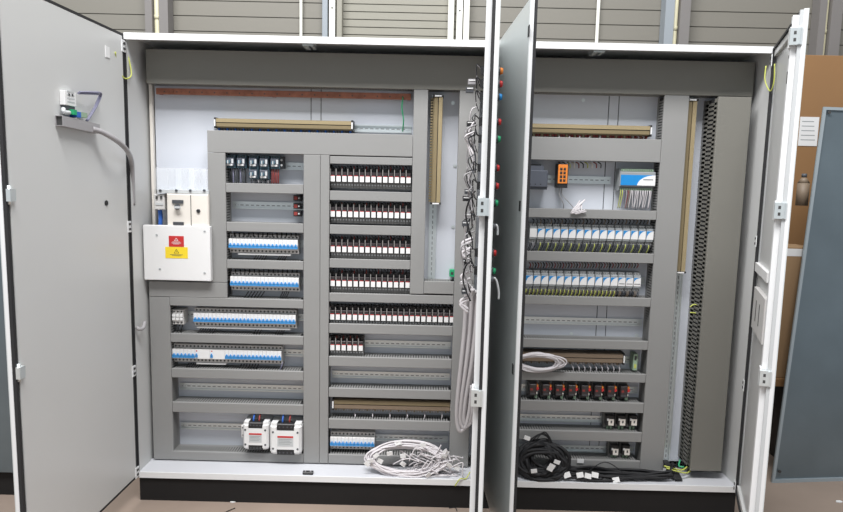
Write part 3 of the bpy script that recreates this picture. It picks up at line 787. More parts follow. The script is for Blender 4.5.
# controller
y0 = .13; x0, x1, z0, z1 = X(620, 180, y0), X(655.5, 180, y0), Z(637, 191, y0), Z(637, 168.5, y0)
t_ = thing('controller_unit', 'large grey controller with blue and white front panel in right bay', 'controller', ((x0+x1)/2, YR, (z0+z1)/2))
L, h2, dy = (x1-x0)/2, (z1-z0)/2, y0-YR
q = MB(); q.box(-L, L, dy+.02, 0, -h2, h2, 'modgrey', ch=.003); q.box(-L, L, dy, dy+.02, -h2*.62, h2*.7, 'modgrey', ch=.003); q.build('housing', t_)
q = MB(); q.box(-L*.96, L*.98, dy-.002, dy, -h2*.5, h2*.42, 'blue'); q.build('front_panel', t_)
pts = [(-L*.05+0, -h2*.5), (L*.98, -h2*.5), (L*.98, h2*.42)]
for i in range(1, 9):
    a = math.pi/2*i/9; pts.append((L*.98-(L*1.0)*math.sin(a), h2*.42-(h2*.92)*(1-math.cos(a))))
q = MB(); q.prism(pts, dy-.0028, dy-.002, 'white', 'y'); q.build('white_swoosh', t_)
q = MB(); q.box(L*.3, L*.85, dy-.0034, dy-.0028, -h2*.02, h2*.08, 'modgrey'); q.build('text_line', t_)
for s in (-1, 1):
    q = MB(); q.box(-L*.9, L*.9, dy+.012, dy+.02, s*h2*.75, s*h2*.95, 'palegreen')
    for i in range(14): q.box(-L*.86+i*L*.125, -L*.86+i*L*.125+.004, dy+.0115, dy+.012, s*h2*.79, s*h2*.9, 'greyscrew')
    q.build('terminal_block', t_)
rg = random.Random(4)
for i in range(18):
    u = -L*.88+i*L*1.7/17; m = ('redw', 'brown', 'violetw', 'greyw')[i % 4] if i < 6 else 'whitew'
    if i < 2: m = 'yg'
    q = MB(); zb_ = Z(637, 208.5, .17)-(z0+z1)/2
    q.tube([(u, dy+.016, -h2*.85), (u+rg.uniform(-.003, .003), dy+.008, -h2*1.3), (u+rg.uniform(-.008, .004), dy+.02, zb_)], .0018, m, 5); q.build('wire', t_)
# orange switch
y0 = .12; x0, x1, z0, z1 = X(558, 176, y0), X(567.5, 176, y0), Z(562.5, 183.5, y0), Z(562.5, 164.5, y0)
t_ = thing('network_switch', 'slim orange network switch with eight black ports', 'network switch', ((x0+x1)/2, YR, z0))
L, hh, dy = (x1-x0)/2, z1-z0, y0-YR
q = MB(); q.box(-L*.9, L*1.15, dy+.004, 0, -.02, hh+.004, 'black', ch=.002); q.build('housing', t_)
q = MB(); q.box(-L, L, dy, dy+.004, 0, hh, 'orange', ch=.001); q.build('front_panel', t_)
for r_ in range(4):
    for c_ in (-1, 1):
        q = MB(); u = c_*L*.36; v = hh*(.16+.2*r_+.0); q.box(u-L*.24, u+L*.24, dy-.0008, dy, v-.0062, v+.0062, 'black'); q.box(u-L*.12, u+L*.12, dy-.0012, dy-.0008, v+.002, v+.005, 'dkgrey'); q.build('port', t_)
for s in (0, 1):
    q = MB(); q.tube([(-.006+s*.01, dy+.03, -.018), (-.008+s*.014, dy+.02, -.05), (.012+s*.03, dy+.02, -.09), (.02+s*.05, dy+.04, -.115)], .0018, 'greyw', 5); q.build('lead', t_)
# dark psu
y0 = .12; x0, x1, z0, z1 = XR+.005, X(548, 178, y0), Z(538, 189.5, y0), Z(538, 165.5, y0)
t_ = thing('power_supply', 'dark slate grey power supply beside the middle door', 'power supply', ((x0+x1)/2, YR, z0))
L, hh, dy = (x1-x0)/2, z1-z0, y0-YR
q = MB(); q.box(-L, L, dy, 0, hh*.1, hh*.8, 'slate', ch=.003); q.box(-L, L, dy+.012, 0, 0, hh*.1, 'slate'); q.box(-L, L*.85, dy+.015, 0, hh*.8, hh, 'slate'); q.build('housing', t_)
q = MB(); q.box(-L*.9, L*.75, dy+.02, dy+.06, hh*1.0, hh*1.06, 'black'); q.build('terminal_block', t_)
q = MB()
for i in range(9): q.box(-L*.9+i*L*.2, -L*.9+i*L*.2+.006, dy-.0006, dy, hh*.2, hh*.24, 'black')
q.build('vent_row', t_)
# timer relays
tr = thing('timer_relay', '', 'timer relay')
q = MB(); q.box(-.024, .024, -.03, 0, -.040, .036, 'socket', ch=.002); q.box(-.024, .024, -.04, -.03, -.040, -.026, 'greyscrew'); q.build('socket', tr)
q = MB(); q.box(-.020, .014, -.072, -.03, -.022, .034, 'smoke', ch=.003); q.box(-.016, -.004, -.0726, -.072, .004, .014, 'redw'); q.box(-.016, .008, -.0724, -.072, -.016, -.010, 'dkgrey'); q.build('relay_body', tr)
q = MB(); q.cyl((.0185, -.066, .012), .0085, .034, 'redp', 'y', 10); q.build('red_knob', tr)
q = MB(); q.cyl((.0185, -.066, .026), .006, .034, 'orange', 'y', 8); q.build('orange_tip', tr)
q = MB(); q.box(.010, .022, -.05, -.04, -.042, -.022, 'palegreen'); q.cyl((.017, -.062, -.012), .0045, .02, 'cream', 'y', 8); q.build('terminal_clip', tr)
rt = Rows(tr)
for i in range(8):
    px = 623.5-12.95*(7-i); x = X(px, 391, .15)
    rt.put((x, YDV, Z(590, 390.5, .16)), 'dark red and black timer relay with orange tip, %s in its row' % nth(i, 8), 'dark timer relays in right bay')
# small white faced relays
sr = thing('interface_relay', '', 'relay')
q = MB(); q.box(-.022, .022, -.03, 0, -.040, .036, 'socket', ch=.002); q.build('socket', sr)
q = MB(); q.box(-.018, .020, -.056, -.03, -.020, .030, 'black', ch=.002); q.build('relay_body', sr)
q = MB(); q.box(-.007, .019, -.060, -.056, -.018, .013, 'cream'); q.box(-.014, -.006, -.060, -.056, .006, .016, 'white'); q.box(.003, .010, -.0606, -.060, -.006, .006, 'greyscrew'); q.build('face_plate', sr)
for u in (-.004, .012):
    q = MB(); q.box(u-.0045, u+.0045, -.038, -.0302, -.052, -.030, 'palegreen'); q.build('terminal_clip', sr)
rs = Rows(sr)
for i, px in enumerate((609.5, 621, 632.5)):
    rs.put((X(px, 421, .15), YDV, Z(px, 420.5, .16)), 'small relay with cream face, %s of the trio near the right duct' % ('left', 'middle', 'right')[i], 'trio of cream faced relays')
for i, px in enumerate((614, 625.5)):
    rs.put((X(px, 450, .15), YDV, Z(px, 450, .16)), 'small relay with cream face, %s of the pair near the bottom' % ('left', 'right')[i], 'pair of cream faced relays')

# ------------------------------------------------------------------ wires under breaker rows
def bundle(lab, px0, px1, pyT, pyB, n, m='blackw', slant=-3, Y0=.165, name='wire_bundle', r=.0026):
    o_ = P((px0+px1)/2, pyT, Y0); t_ = thing(name, lab, 'wires', o_); rg = random.Random(int(px0*7+pyT))
    for i in range(n):
        px = px0+(px1-px0)*(i+.5)/n
        a = P(px, pyT, Y0)-o_; c = P(px+slant, pyB, YD+.035)-o_; mid = (a+c)/2+Vector((.004, -.01, 0))
        q = MB(); q.tube([a, mid+Vector((0, 0, .004)), c], r, m if isinstance(m, str) else m[i % len(m)], 5); q.build('wire', t_)
bundle('short black wires below the upper 18-breaker row, near its middle', 255, 268, 255.5, 260.5, 5)
bundle('short black wires below the upper 18-breaker row, at its right', 279, 288, 255.5, 260.5, 4)
bundle('short black wires below the lower 18-breaker row, at its left', 247, 266, 291.5, 297.5, 6, slant=-4)
bundle('short black wires below the lower 18-breaker row, at its right', 282, 290, 291.5, 297.5, 4)
bundle('three short black wires under the white fuse carrier', 175, 185, 323, 334, 3)
bundle('short black wires below the 27-breaker row, at its left', 200, 217, 328.5, 334.5, 7, slant=-4)
bundle('short black wires below the 27-breaker row, right of middle', 255, 263, 329, 334.5, 3)
bundle('short black wires below the 27-breaker row, near its right end', 277, 286, 329, 334.5, 4)
bundle('black wires below the left group of the lowest left row', 188, 202, 363, 369.5, 6, slant=-4)
bundle('black wires below the right group of the lowest left row', 240, 260, 364, 370, 7, slant=-3)
bundle('single dark wire at the right end of the lowest left row', 282, 285, 362, 370.5, 2, m=('violetw', 'blackw'))
bundle('single black wire under the row above the white coil', 353, 355.5, 449, 456, 1)
bundle('dark wires hanging below the first two motor starters', 229, 246, 168, 183, 7, m=('blackw', 'violetw', 'dkgrey'), slant=1)
bundle('dark grey wires hanging below the small contactors', 250, 269, 180, 184.5, 8, m=('dkgrey', 'greyw'), slant=0)
bundle('red wires hanging below the rightmost motor starter', 271, 279, 168, 183.5, 5, m='redw', slant=0)
bundle('dark wires rising above the upper breaker row', 232, 298, 233, 236.5, 14, slant=0)
bundle('dark wires rising above the lower breaker row', 233, 299, 269.5, 273, 14, slant=0)
bundle('black wires dropping above the long relay row', 332, 459, 304, 308, 34, slant=0, r=.003)
for k, (py0, py1, nm) in enumerate(((166, 171.5, 'topmost'), (202.5, 206.5, 'second'), (236, 240.5, 'third'), (269, 274, 'fourth'))):
    bundle('dark wires running into the %s relay row from above' % nm, 331, 410, py0, py1, 26, m=('blackw', 'dkgrey', 'blackw', 'redw'), slant=0, r=.0024)
bundle('black wires above the short six-relay row', 331, 362, 335.5, 339, 9, m=('blackw', 'redw'), slant=0)
bundle('red brown wires above the lower module row', 528, 638, 262.5, 268, 40, m=('redw', 'brown', 'blackw'), slant=0)
bundle('dark wires above the upper module row', 531, 652, 219, 224, 34, m=('blackw', 'dkgrey', 'brown'), slant=0)
bundle('pale wires dropping from the brown terminal strip in right bay', 568, 620, 364, 372.5, 9, m='whitew', slant=2)
bundle('pale red wires under the right end of upper terminal strip', 630, 646, 136.5, 139, 6, m=('whitew', 'redw'), slant=1, r=.002)
bundle('white wires under the middle of upper right terminal strip', 553, 604, 136, 139, 5, m='whitew', slant=0)
bundle('yellow green and dark wires above the orange network switch', 556, 600, 162, 168, 10, m=('redw', 'blackw', 'yg', 'cream'), slant=3)
bundle('white tags hanging under the lower tan terminal strip', 346, 450, 412.5, 419, 6, m='whitew', slant=0)

# white tangled cable clump on duct in right bay
def coil(name, lab, cat, c, rx, rz, n, r, m, tiltv, spread, tags=0, seed=1, smin=.86):
    """rings leaning back: local u along x, local v along tilt vector"""
    rg = random.Random(seed); t_ = thing(name, lab, cat, c)
    v = Vector(tiltv).normalized(); u = Vector((1, 0, 0)); nn = u.cross(v)
    for ring in range(n):
        a0 = rg.random()*6.28; dx, dv, dn = rg.uniform(-spread, spread), rg.uniform(-spread, spread)*.5, rg.uniform(-1, 1)*spread*.5
        sx, sz = rx*rg.uniform(smin, 1.02), rz*rg.uniform(smin-.06, 1.0); pts = []
        for k in range(12):
            a = 2*math.pi*k/12; w = rg.uniform(-.4, .4)*spread
            pts.append(u*(dx+sx*math.cos(a)+w)+v*(rz+dv+sz*math.sin(a)+w*.4)+nn*(dn+rg.uniform(-.5, .5)*spread))
        for p in pts:
            if p.z+c[2] < PL+.028+r: p.z = PL+.028+r-c[2] if c[2] < PL+.1 else p.z
        q = MB(); q.tube(pts, r, m, 6, closed=True); q.build('cable_loop', t_)
    for k in range(tags):
        a = rg.random()*6.28; f = rg.uniform(.4, 1.1)
        p = u*(rx*f*math.cos(a))+v*(rz+rz*f*math.sin(a))-Vector((0, spread+.012, 0))
        p.z = max(p.z, .02)
        q = MB(); T = Matrix.Translation(p) @ Matrix.Rotation(rg.uniform(-.8, .8), 4, 'Y') @ Matrix.Rotation(rg.uniform(-.4, .4), 4, 'X')
        q.box(-.013, .013, -.002, .002, -.009, .009, 'white', T=T); q.build('cable_tag', t_)
    return t_
fl = PL+.028
cw = PZ(408, 478, fl)
t1 = coil('white_cable_coil', 'tangled coil of thin white cables on the left bay floor', 'cable coil', (X(407, 465, .05), .018, fl), .188, .078, 34, .0042, 'whitew', (0, .30, .85), .016, 8, 3, .80)
rg = random.Random(11); c0 = Vector(t1.location)
for k in range(40):     # loose tangle at its right
    a = Vector((rg.uniform(.0, .22), rg.uniform(-.005, .05), rg.uniform(.008, .10)))
    pts = [a]
    for j in range(3):
        a = a+Vector((rg.uniform(-.06, .07), rg.uniform(-.012, .012), rg.uniform(-.045, .035))); a.z = max(a.z, .006); a.y = min(max(a.y, -.006), .07); a.x = min(a.x, .262); pts.append(a)
    q = MB(); q.tube(pts, .003, 'whitew', 5); q.build('loose_cable', t1)
for px, py in ((423, 445), (446, 452), (444, 456), (457, 468), (380, 461), (403, 456), (403, 464), (453, 477)):
    c = P(px, py, .03)-c0; q = MB(); T = Matrix.Translation(c) @ Matrix.Rotation(rg.uniform(-.8, .8), 4, 'Y')
    q.box(-.013, .013, -.002, .002, -.010, .010, 'white', T=T); q.build('cable_tag', t1)
for a, c in (((424, 447), (440, 462)), ((441, 445), (434, 456)), ((448, 452), (450, 468))):
    q = MB(); pa, pc = P(*a, .05)-c0, P(*c, .04)-c0; q.tube([pa, (pa+pc)/2+Vector((.005, 0, .004)), pc], .003, 'whitew', 5); q.build('loose_cable', t1)
q = MB(); pts = [P(470, 472, .02), P(466, 476, .0), P(460, 479, -.012), P(455, 486, -.014)]; pts[0].z = max(pts[0].z, fl+.004); pts[1].z = fl+.005; q.tube(pts, .0028, 'yg', 6)
tag(q.build('earth_wire'), 'yellow green earth wire hanging over floor lip by the white coil', 'wire')
# black coil
t1 = coil('black_cable_coil', 'thick coil of black cables standing on the right bay floor', 'cable coil', (X(541, 465, .04), .015, fl), .116, .088, 34, .0085, 'blackw', (0, .32, .9), .024, 0, 9, .55)
c0 = Vector(t1.location)
for px, py in ((527, 438), (552, 466), (550, 469), (534, 471), (557, 462)):
    c = P(px, py, -.01)-c0; q = MB(); T = Matrix.Translation(c) @ Matrix.Rotation(rg.uniform(-.8, .8), 4, 'Y')
    q.box(-.014, .014, -.002, .002, -.009, .009, 'white', T=T); q.build('cable_tag', t1)
for k in range(3):
    q = MB(); q.tube([P(530+k*3, 440, .06)-c0, P(540+k*2, 434-k, .07)-c0, P(548+k, 438, .07)-c0, P(549+k*2, 446, .06)-c0], .003, 'blackw', 5); q.build('loose_cable', t1)
# black cables along the floor
t1 = thing('black_cable_run', 'bundle of black cables lying along the right bay floor', 'cables', (X(620, 478, .05), .05, fl)); c0 = Vector(t1.location)
for k in range(12):
    y = .012+.0085*k; zz = .007+.004*(k % 3)
    pts = [Vector((X(566, 475, y), y, fl+zz+.01)), Vector((X(590, 475, y), y+rg.uniform(-.01, .01), fl+zz)), Vector((X(615, 477, y), y+rg.uniform(-.01, .01), fl+zz)), Vector((X(640, 478, y), y+.2*(.05-y), fl+zz)), Vector((X(662, 478, y), y*.6+.02, fl+zz+.008)), Vector((X(674-k*.4, 476, y), .03+k*.004, fl+.02+.004*k))]
    pts = [p-c0+Vector((0, rg.uniform(-.012, .012), abs(rg.gauss(0, .007)))) for p in pts]
    for p in pts: p.y = min(max(p.y, -.046), YD-.012-.05)
    q = MB(); q.tube(pts, .0065, 'blackw', 6); q.build('cable', t1)
for k in range(5):
    pts = [Vector((X(664, 476, .08), .06+k*.006, fl+.015)), Vector((X(667, 470, .1)+k*.004, .09, fl+.035)), Vector((X(664, 462, .1)+k*.003, .10, fl+.07)), Vector((X(668, 470, .08)+.01*k, .07, fl+.03)), Vector((X(675, 475, .05)+.006*k, .03, fl+.008))]
    q = MB(); q.tube([p-c0 for p in pts], .006, 'blackw', 6); q.build('cable', t1)
for k, (a, c, d) in enumerate((((585, 474), (605, 462), (625, 474)), ((560, 448), (568, 458), (571, 468)))):
    q = MB(); q.tube([P(*a, .06)-c0, P(*c, .08)-c0, P(*d, .06)-c0], .0022, 'blackw', 5); q.build('loose_cable', t1)
for px, py, nm in ((580, 475, 'left'), (588, 476, 'middle'), (595, 475, 'right'), (616, 480, 'far right'), (567, 475, 'far left')):
    c = P(px, py, .008)-c0; c.z = max(c.z, .012); q = MB(); T = Matrix.Translation(c) @ Matrix.Rotation(rg.uniform(-.5, .5), 4, 'Y') @ Matrix.Rotation(-.5, 4, 'X')
    q.box(-.016, .016, -.002, .002, -.012, .012, 'white', T=T); q.build('cable_tag', t1)
q = MB(); c = P(580.5, 461, .115); q.box(-.016, .016, -.002, .001, -.010, .010, 'white'); tag(q.build('paper_tag', loc=(c.x, .116, c.z), rot=(0, .05, 0)), 'white paper tag stuck on duct above the black cables', 'tag')
# black latches on the floor lip
for px, py, lab in ((308, 474, 'small black clip on the left bay floor lip'), (607, 480.5, 'small black clip on the right bay floor lip')):
    c = PZ(px, py, fl); t_ = thing('floor_clip', lab, 'clip', (c.x, max(c.y, .012), fl))
    q = MB(); q.box(-.024, .024, -.010, .012, 0, .012, 'black', ch=.003); q.build('base', t_)
    for s in (-1, 1):
        q = MB(); q.cyl((s*.012, 0, .012), .004, .003, 'greyw', 'z', 8); q.build('screw', t_)
# white coil in the right bay row
zc_ = Z(545, 372, .12)
t1 = coil('white_cable_coil', 'coil of white cables lying on the duct above timer relays', 'cable coil', (X(538, 362, .10), .108, zc_+.003), .125, .048, 22, .0042, 'whitew', (0, -.10, .9), .009, 0, 21, .68)
for px_ in ((571, 208), ):
    t_ = thing('patch_cable_clump', 'clump of short white cables hanging over duct below network switch', 'cables', P(579, 208, .112)); c0 = Vector(t_.location)
    for k in range(9):
        p0 = P(578+rg.uniform(-2, 8), 202+rg.uniform(-4, 3), .13)-c0; p1 = P(576+rg.uniform(-3, 6), 209, .112)-c0; p2 = P(573+rg.uniform(-3, 10), 212.5+rg.uniform(-1.5, 1.5), .110)-c0
        q = MB(); q.tube([p0, p1, p2, p2+Vector((.02, .0, .006))], .0032, 'whitew', 5); q.build('cable', t_)
# ------------------------------------------------------------------ grey cable bundle
t1 = thing('grey_cable_bundle', 'bundle of thick grey cables hanging beside the middle door', 'cables', P(468, 430, .05)); c0 = Vector(t1.location)
for k in range(8):
    d = k*1.9; y = .03+.012*(k % 3)
    top = P(467+d, 283+k*2, y-.03); pts = [top, P(466+d, 300, y-.01), P(464.5+d*.95, 330, y), P(461+d*.9, 365, y), P(457.5+d*.7, 400, y+.01), P(457+d*.6, 420, y+.02), P(460+d*.7, 431-k, y+.02), P(466+d*.5, 425-k, y+.02), P(470+d*.4, 408, y+.01), P(472+d*.3, 385, y)]
    q = MB(); q.tube([p-c0 for p in pts], .0105, 'lilacw', 8); q.build('cable', t1)
# ------------------------------------------------------------------ middle door fittings
def ulab(lab): return lab
def lamp(lab, py, m, px=497, u=.55):
    D = ML; o_ = D[1] @ Vector((u, 0, 0)); d = ray(px, py); z = (CAM+d*((o_.y-CY)/d.y)).z
    t_ = thing('pilot_lamp', lab, 'pilot lamp', DW(D, u, 0, z)); t_.rotation_euler = D[1].to_euler()
    # local frame: x along leaf, y inwards
    s = 1
    q = MB(); q.cyl((0, -.010, 0), .0150, .0095, 'dkgrey', 'y', 16); q.build('bezel', t_)
    q = MB(); q.cyl((0, -.028, 0), .0095, .018, m, 'y', 16, r2=.0125); q.build('lens', t_)
    q = MB(); q.box(-.02, .02, .009, .050, -.024, .024, 'dkgrey', ch=0); q.box(-.016, .016, .050, .062, -.018, .018, 'black'); q.build('contact_block', t_)
    return t_
# the door matrix for ML is left-handed (inner on the other side): use explicit placement
def lampML(lab, py, m, u=.55, r=1.):
    D = ML; dirv, inner = D[2], D[3]
    base = D[1] @ Vector((u, 0, 0)); d = ray(497, py); z = (CAM+d*((base.y-CY)/d.y)).z
    T = D[1].copy(); T.translation = Vector((0, 0, 0))
    def fin(q, name, **k):
        q.v = [tuple(T @ Vector(v)) for v in q.v]
        q.f = [f[::-1] for f in q.f]
        return q.build(name, t_, **k)
    t_ = thing('pilot_lamp', lab, 'pilot lamp', DW(D, u, 0, z), group='pilot lamps on the middle door')
    q = MB(); q.cyl((0, -.010, 0), .0150*r, .0095, 'dkgrey', 'y', 16); fin(q, 'bezel')
    q = MB(); q.cyl((0, -.020, 0), .0095*r, .0098, m, 'y', 16, r2=.0125*r); fin(q, 'lens')
    q = MB(); q.box(-.02, .02, .009, .046, -.022, .022, 'dkgrey'); q.box(-.016, .016, .046, .058, -.014, .014, 'black'); fin(q, 'contact_block')
    q = MB()
    for k in range(3):
        q.tube([(-.01+.01*k, .058, .01), (-.01+.01*k, .072, .02), (.0, .070, -.02), (-.01+.008*k, .06, -.05)], .0018, ('greyw', 'whitew', 'blackw')[k], 5)
    fin(q, 'wiring')['kind'] = 'stuff'
    return t_
for lab, py, m in (('orange pilot lamp, topmost on the middle door', 71, 'orange'), ('red pilot lamp between orange and blue lamps on middle door', 84, 'redp'), ('blue pilot lamp on the middle door', 97, 'blue'),
                   ('red pilot lamp just under the blue lamp on middle door', 122, 'redp'), ('green pilot lamp, uppermost green on the middle door', 139, 'green'), ('red pilot lamp, upper of two above the door latch', 168, 'redp'),
                   ('red pilot lamp, lower of two above the door latch', 186, 'redp'), ('green pilot lamp beside the door latch', 203, 'green'), ('red pilot lamp, lowest red on the middle door', 253, 'redp'), ('green pilot lamp, lowest on the middle door', 271, 'green')):
    lampML(lab, py, m)
def hook(lab, pyT, pyB, px=499, lean=0):
    D = ML; u = .62; T = D[1].copy(); T.translation = Vector((0, 0, 0))
    base = D[1] @ Vector((u, 0, 0)); f = lambda py: (lambda d: (CAM+d*((base.y-CY)/d.y)).z)(ray(px, py))
    z1, z0 = f(pyT), f(pyB); t_ = thing('swing_handle', lab, 'handle', DW(D, u, 0, z0)); h = z1-z0
    q = MB(); q.cyl((0, -.012, h-.01), .012, .0115, 'dkgrey', 'y', 12); q.v = [tuple(T @ Vector(v)) for v in q.v]; q.build('rose', t_)
    q = MB(); q.tube([(0, -.008, h-.008), (0, -.016, h-.004), (0, -.020-lean*.4, h-.02), (0, -.020-lean, h*.3), (0, -.020-lean, 0)], .004, 'glasspale', 8); q.v = [tuple(T @ Vector(v)) for v in q.v]; q.build('lever', t_)
hook('small hooked grey handle on the middle door', 224, 235); hook('long hanging grey handle below the green lamps', 277, 299, lean=.012)
# wire looms on the inside of the middle door
D = ML
t1 = thing('door_wire_loom', 'messy loom of grey and white wires along the middle door', 'wires', DW(D, .5, .1, P(478, 300, -.5).z)); c0 = Vector(t1.location)
def zML(py, u=.5):
    b_ = D[1] @ Vector((u, 0, 0)); d = ray(480, py); return (CAM+d*((b_.y-CY)/d.y)).z
for k in range(34):
    y0, y1 = rg.uniform(76, 270), 0; y1 = y0+rg.uniform(18, 60); u = rg.uniform(.42, .6); n0 = rg.uniform(.06, .075)
    pts = [DW(D, u, n0, zML(y0)), DW(D, u+.01, n0+rg.uniform(.01, .035), zML(y0+5)), DW(D, u-.01, n0+rg.uniform(.0, .03), zML((y0+y1)/2)), DW(D, u, n0, zML(min(y1, 298)))]
    q = MB(); q.tube([p-c0 for p in pts], rg.choice((.002, .0026, .0032)), rg.choice(('greyw', 'whitew', 'greyw', 'dkgrey', 'blackw')), 5); q.build('wire', t1)
for k, py in enumerate((82, 90, 124, 133, 192, 199, 216, 224, 262, 285, 292)):
    q = MB(); p = DW(D, .5, .088+.006*(k % 2), zML(py))-c0; q.box(p.x-.014, p.x+.012, p.y-.015, p.y+.015, p.z-.009, p.z+.009, ('greyw', 'dkgrey', 'black')[k % 3]); q.box(p.x-.012, p.x+.01, p.y-.0165, p.y-.015, p.z+.002, p.z+.006, 'white'); q.build('connector', t1)
for k in range(8):
    a = rg.uniform(236, 300); q = MB(); u = .5
    q.tube([DW(D, u, .065, zML(a))-c0, DW(D, u, .105, zML(a+6))-c0, DW(D, u, .075, zML(a+14))-c0], .0055, 'whitew', 6); q.build('wire', t1)

# ------------------------------------------------------------------ left door fittings
D = LD
def onLD(px, py, n=.027): u, z = PD(D, px, py, n); return u, z
TLD = D[1].copy()
def finD(q, name, parent, base, D=LD):
    q.v = [tuple((D[1] @ Vector(v))-base) for v in q.v]
    return q.build(name, parent)
u0, z1 = onLD(59, 90); u1, z0 = onLD(71, 107)
uL, uR = max(u0, u1), min(u0, u1)
base = DW(D, (u0+u1)/2, .027, z0)
t_ = thing('thermostat', 'small white thermostat with wires on the left door', 'thermostat', base)
q = MB(); q.box(uR, uL, .0275, .048, z0, z1, 'white'); q.v = [tuple((D[1] @ Vector(v))-base) for v in q.v]; q.build('housing', t_, bevel=.002)
q = MB()
for r_ in range(4): q.box(uR+.012, uL-.012, .048, .049, z0+.012+r_*.012, z0+.017+r_*.012, 'glasspale')
for s in (.35, .65): q.box(uR+(uL-uR)*s-.004, uR+(uL-uR)*s+.004, .048, .0495, z1-.016, z1-.008, 'black')
finD(q, 'dial_panel', t_, base)
q = MB(); q.box(uR+.006, uL-.004, .028, .045, z0-.016, z0-.0005, 'dkgrey'); finD(q, 'terminal_block', t_, base)
q = MB(); ua, za = onLD(72, 93); ub, zb = onLD(94, 95); uc, zc = onLD(83, 121)
q.tube([(ua, .05, za), ((ua+ub)/2, .06, za+.008), (ub, .05, zb+.002), (ub, .045, zb-.012), ((ub+uc)/2, .05, (zb+zc)/2), (uc, .04, zc)], .0042, 'violetw', 6)
q.tube([(ua, .055, za+.004), ((ua+ub)/2, .066, za+.014), (ub, .055, zb+.008), (ub-.004, .05, zb-.012), ((ub+uc)/2, .056, (zb+zc)/2), (uc, .045, zc)], .003, 'violetw', 6)
finD(q, 'lead', t_, base)
# circuit connector under it
ua, za = onLD(66, 112); base = DW(D, ua, .03, za)
t_ = thing('plug_connector', 'green and blue plug connector below the thermostat', 'connector', base)
q = MB(); ub, zb = onLD(60, 112); q.tube([(ub, .04, zb+.012), (ub+.005, .045, zb), (ua+.01, .045, za-.003)], .008, 'glasspale', 8); finD(q, 'sleeve', t_, base)
q = MB(); q.box(ua-.014, ua+.008, .0275, .06, za-.009, za+.009, 'green'); finD(q, 'green_plug', t_, base)
ub, zb = onLD(71.5, 114.5); q = MB(); q.box(ub-.014, ub+.014, .0275, .055, zb-.010, zb+.010, 'bluew'); finD(q, 'blue_plug', t_, base)
ub, zb = onLD(79, 115); q = MB(); q.box(ub-.016, ub+.016, .0275, .05, zb-.009, zb+.009, 'palegreen'); finD(q, 'green_terminal', t_, base)
# grey duct piece
ua, za = onLD(55, 120.5); ub, zb = onLD(93, 129)
base = DW(D, (ua+ub)/2, .03, zb)
t_ = thing('short_duct', 'short open-ended grey duct piece on the left door', 'cable duct', base)
q = MB(); zz = (za+zb)/2
hh = .018
for (n0, n1, a, c) in ((.0275, .0295, -hh, hh), (.053, .055, -hh, hh), (.0295, .053, hh-.002, hh), (.0295, .053, -hh, -hh+.002)):
    q.prism([(ua, za+a), (ub, zb+a), (ub, zb+c), (ua, za+c)], n0, n1, 'greyw', 'y')
finD(q, 'body', t_, base)
q = MB(); q.prism([(ua-.005, za-.015), (ua-.009, za-.015), (ua-.009, za+.015), (ua-.005, za+.015)], .031, .052, 'greyscrew', 'y'); finD(q, 'dark_opening', t_, base)
# conduit
pts = []
for px, py, n in ((92, 129, .05), (102, 132, .07), (112, 137.5, .09), (121, 144, .10), (128, 152, .095)):
    u, z = PD(D, px, py, n); pts.append(DW(D, u, n, z))
pts += [P(131.5, 162, -.02), P(132.5, 180, .02), P(133, 205, .03)]
q = MB(); q.tube(pts, .0105, 'greyw', 10); 
tag(q.build('flexible_conduit'), 'grey flexible conduit curving from left door into the enclosure', 'conduit')
q = MB(); q.tube([P(145, 322, .05), P(143, 328, .02), P(139, 329, .0), P(137, 327, .0)], .009, 'greyw', 8); tag(q.build('cable_stub'), 'short grey cable stub on the left side wall by the door hinge', 'cable')
# earth wires at top corners
q = MB(); u, z = PD(LD, 115, 52, .03); a = DW(LD, u, .032, z); q.tube([a, P(117, 66, -.06), P(124, 78, -.03), P(131, 76, .01), P(130, 64, .02), P(126, 50, .015)], .0028, 'yg', 6)
tag(q.build('earth_strap'), 'yellow green earth wire looping at the top left hinge', 'wire')
q = MB(); u, z = PD(RD, 773, 66, .02); a = DW(RD, max(u, .06), .02, z); q.tube([P(766, 66, .01), P(765, 80, .0), P(770, 91, -.03), P(774, 82, -.06), a], .0028, 'yg', 6)
tag(q.build('earth_strap'), 'yellow green earth wire looping at the top right hinge', 'wire')
u, z = PD(LD, 107, 52, .027); q = MB(); q.box(u-.016, u+.016, .0275, .030, z-.022, z+.022, 'white'); base = DW(LD, u, .03, z); tag(finD(q, 'sticker', None, base), 'small pale sticker near the top of the left door', 'sticker').location = base
# ------------------------------------------------------------------ right door pocket
D = RD
def RDbox(q, px0, py0, px1, py1, n0, n1, m):
    u0, z1 = PD(D, px0, py0, n1); u1, z0 = PD(D, px1, py1, n1); q.box(min(u0, u1), max(u0, u1), n0, n1, min(z0, z1), max(z0, z1), m, T=D[1])
def RDq(px, py, n): u, z = PD(D, px, py, n); return u, z
u0, zt = RDq(756.5, 283, .008); u1, zb = RDq(767, 345, .008); u0 = max(.1, u0); u1 = min(u1, WR-.1)
base = DW(D, (u0+u1)/2, .01, zb)
t_ = thing('document_pocket', 'white slotted plastic document pocket on the right door', 'pocket', base)
def finR(q, name, **k): q.v = [tuple((D[1] @ Vector(v))-base) for v in q.v]; return q.build(name, t_, **k)
q = MB(); ua, ub = sorted((u0, u1)); q.box(ua, ub, .0085, .028, zb, zt, 'offw'); finR(q, 'tray')
for f in (.3, .6):
    q = MB(); uc = ua+(ub-ua)*f; q.box(uc-.008, uc+.008, .028, .0287, zb+(zt-zb)*.25, zb+(zt-zb)*.75, 'greyscrew'); finR(q, 'slot')
u2, z2 = RDq(759, 262, .008); u3, z3 = RDq(771, 283, .008); ua, ub = sorted((u2, u3)); ub = min(ub, WR-.07); base = DW(D, (ua+ub)/2, .01, z3)
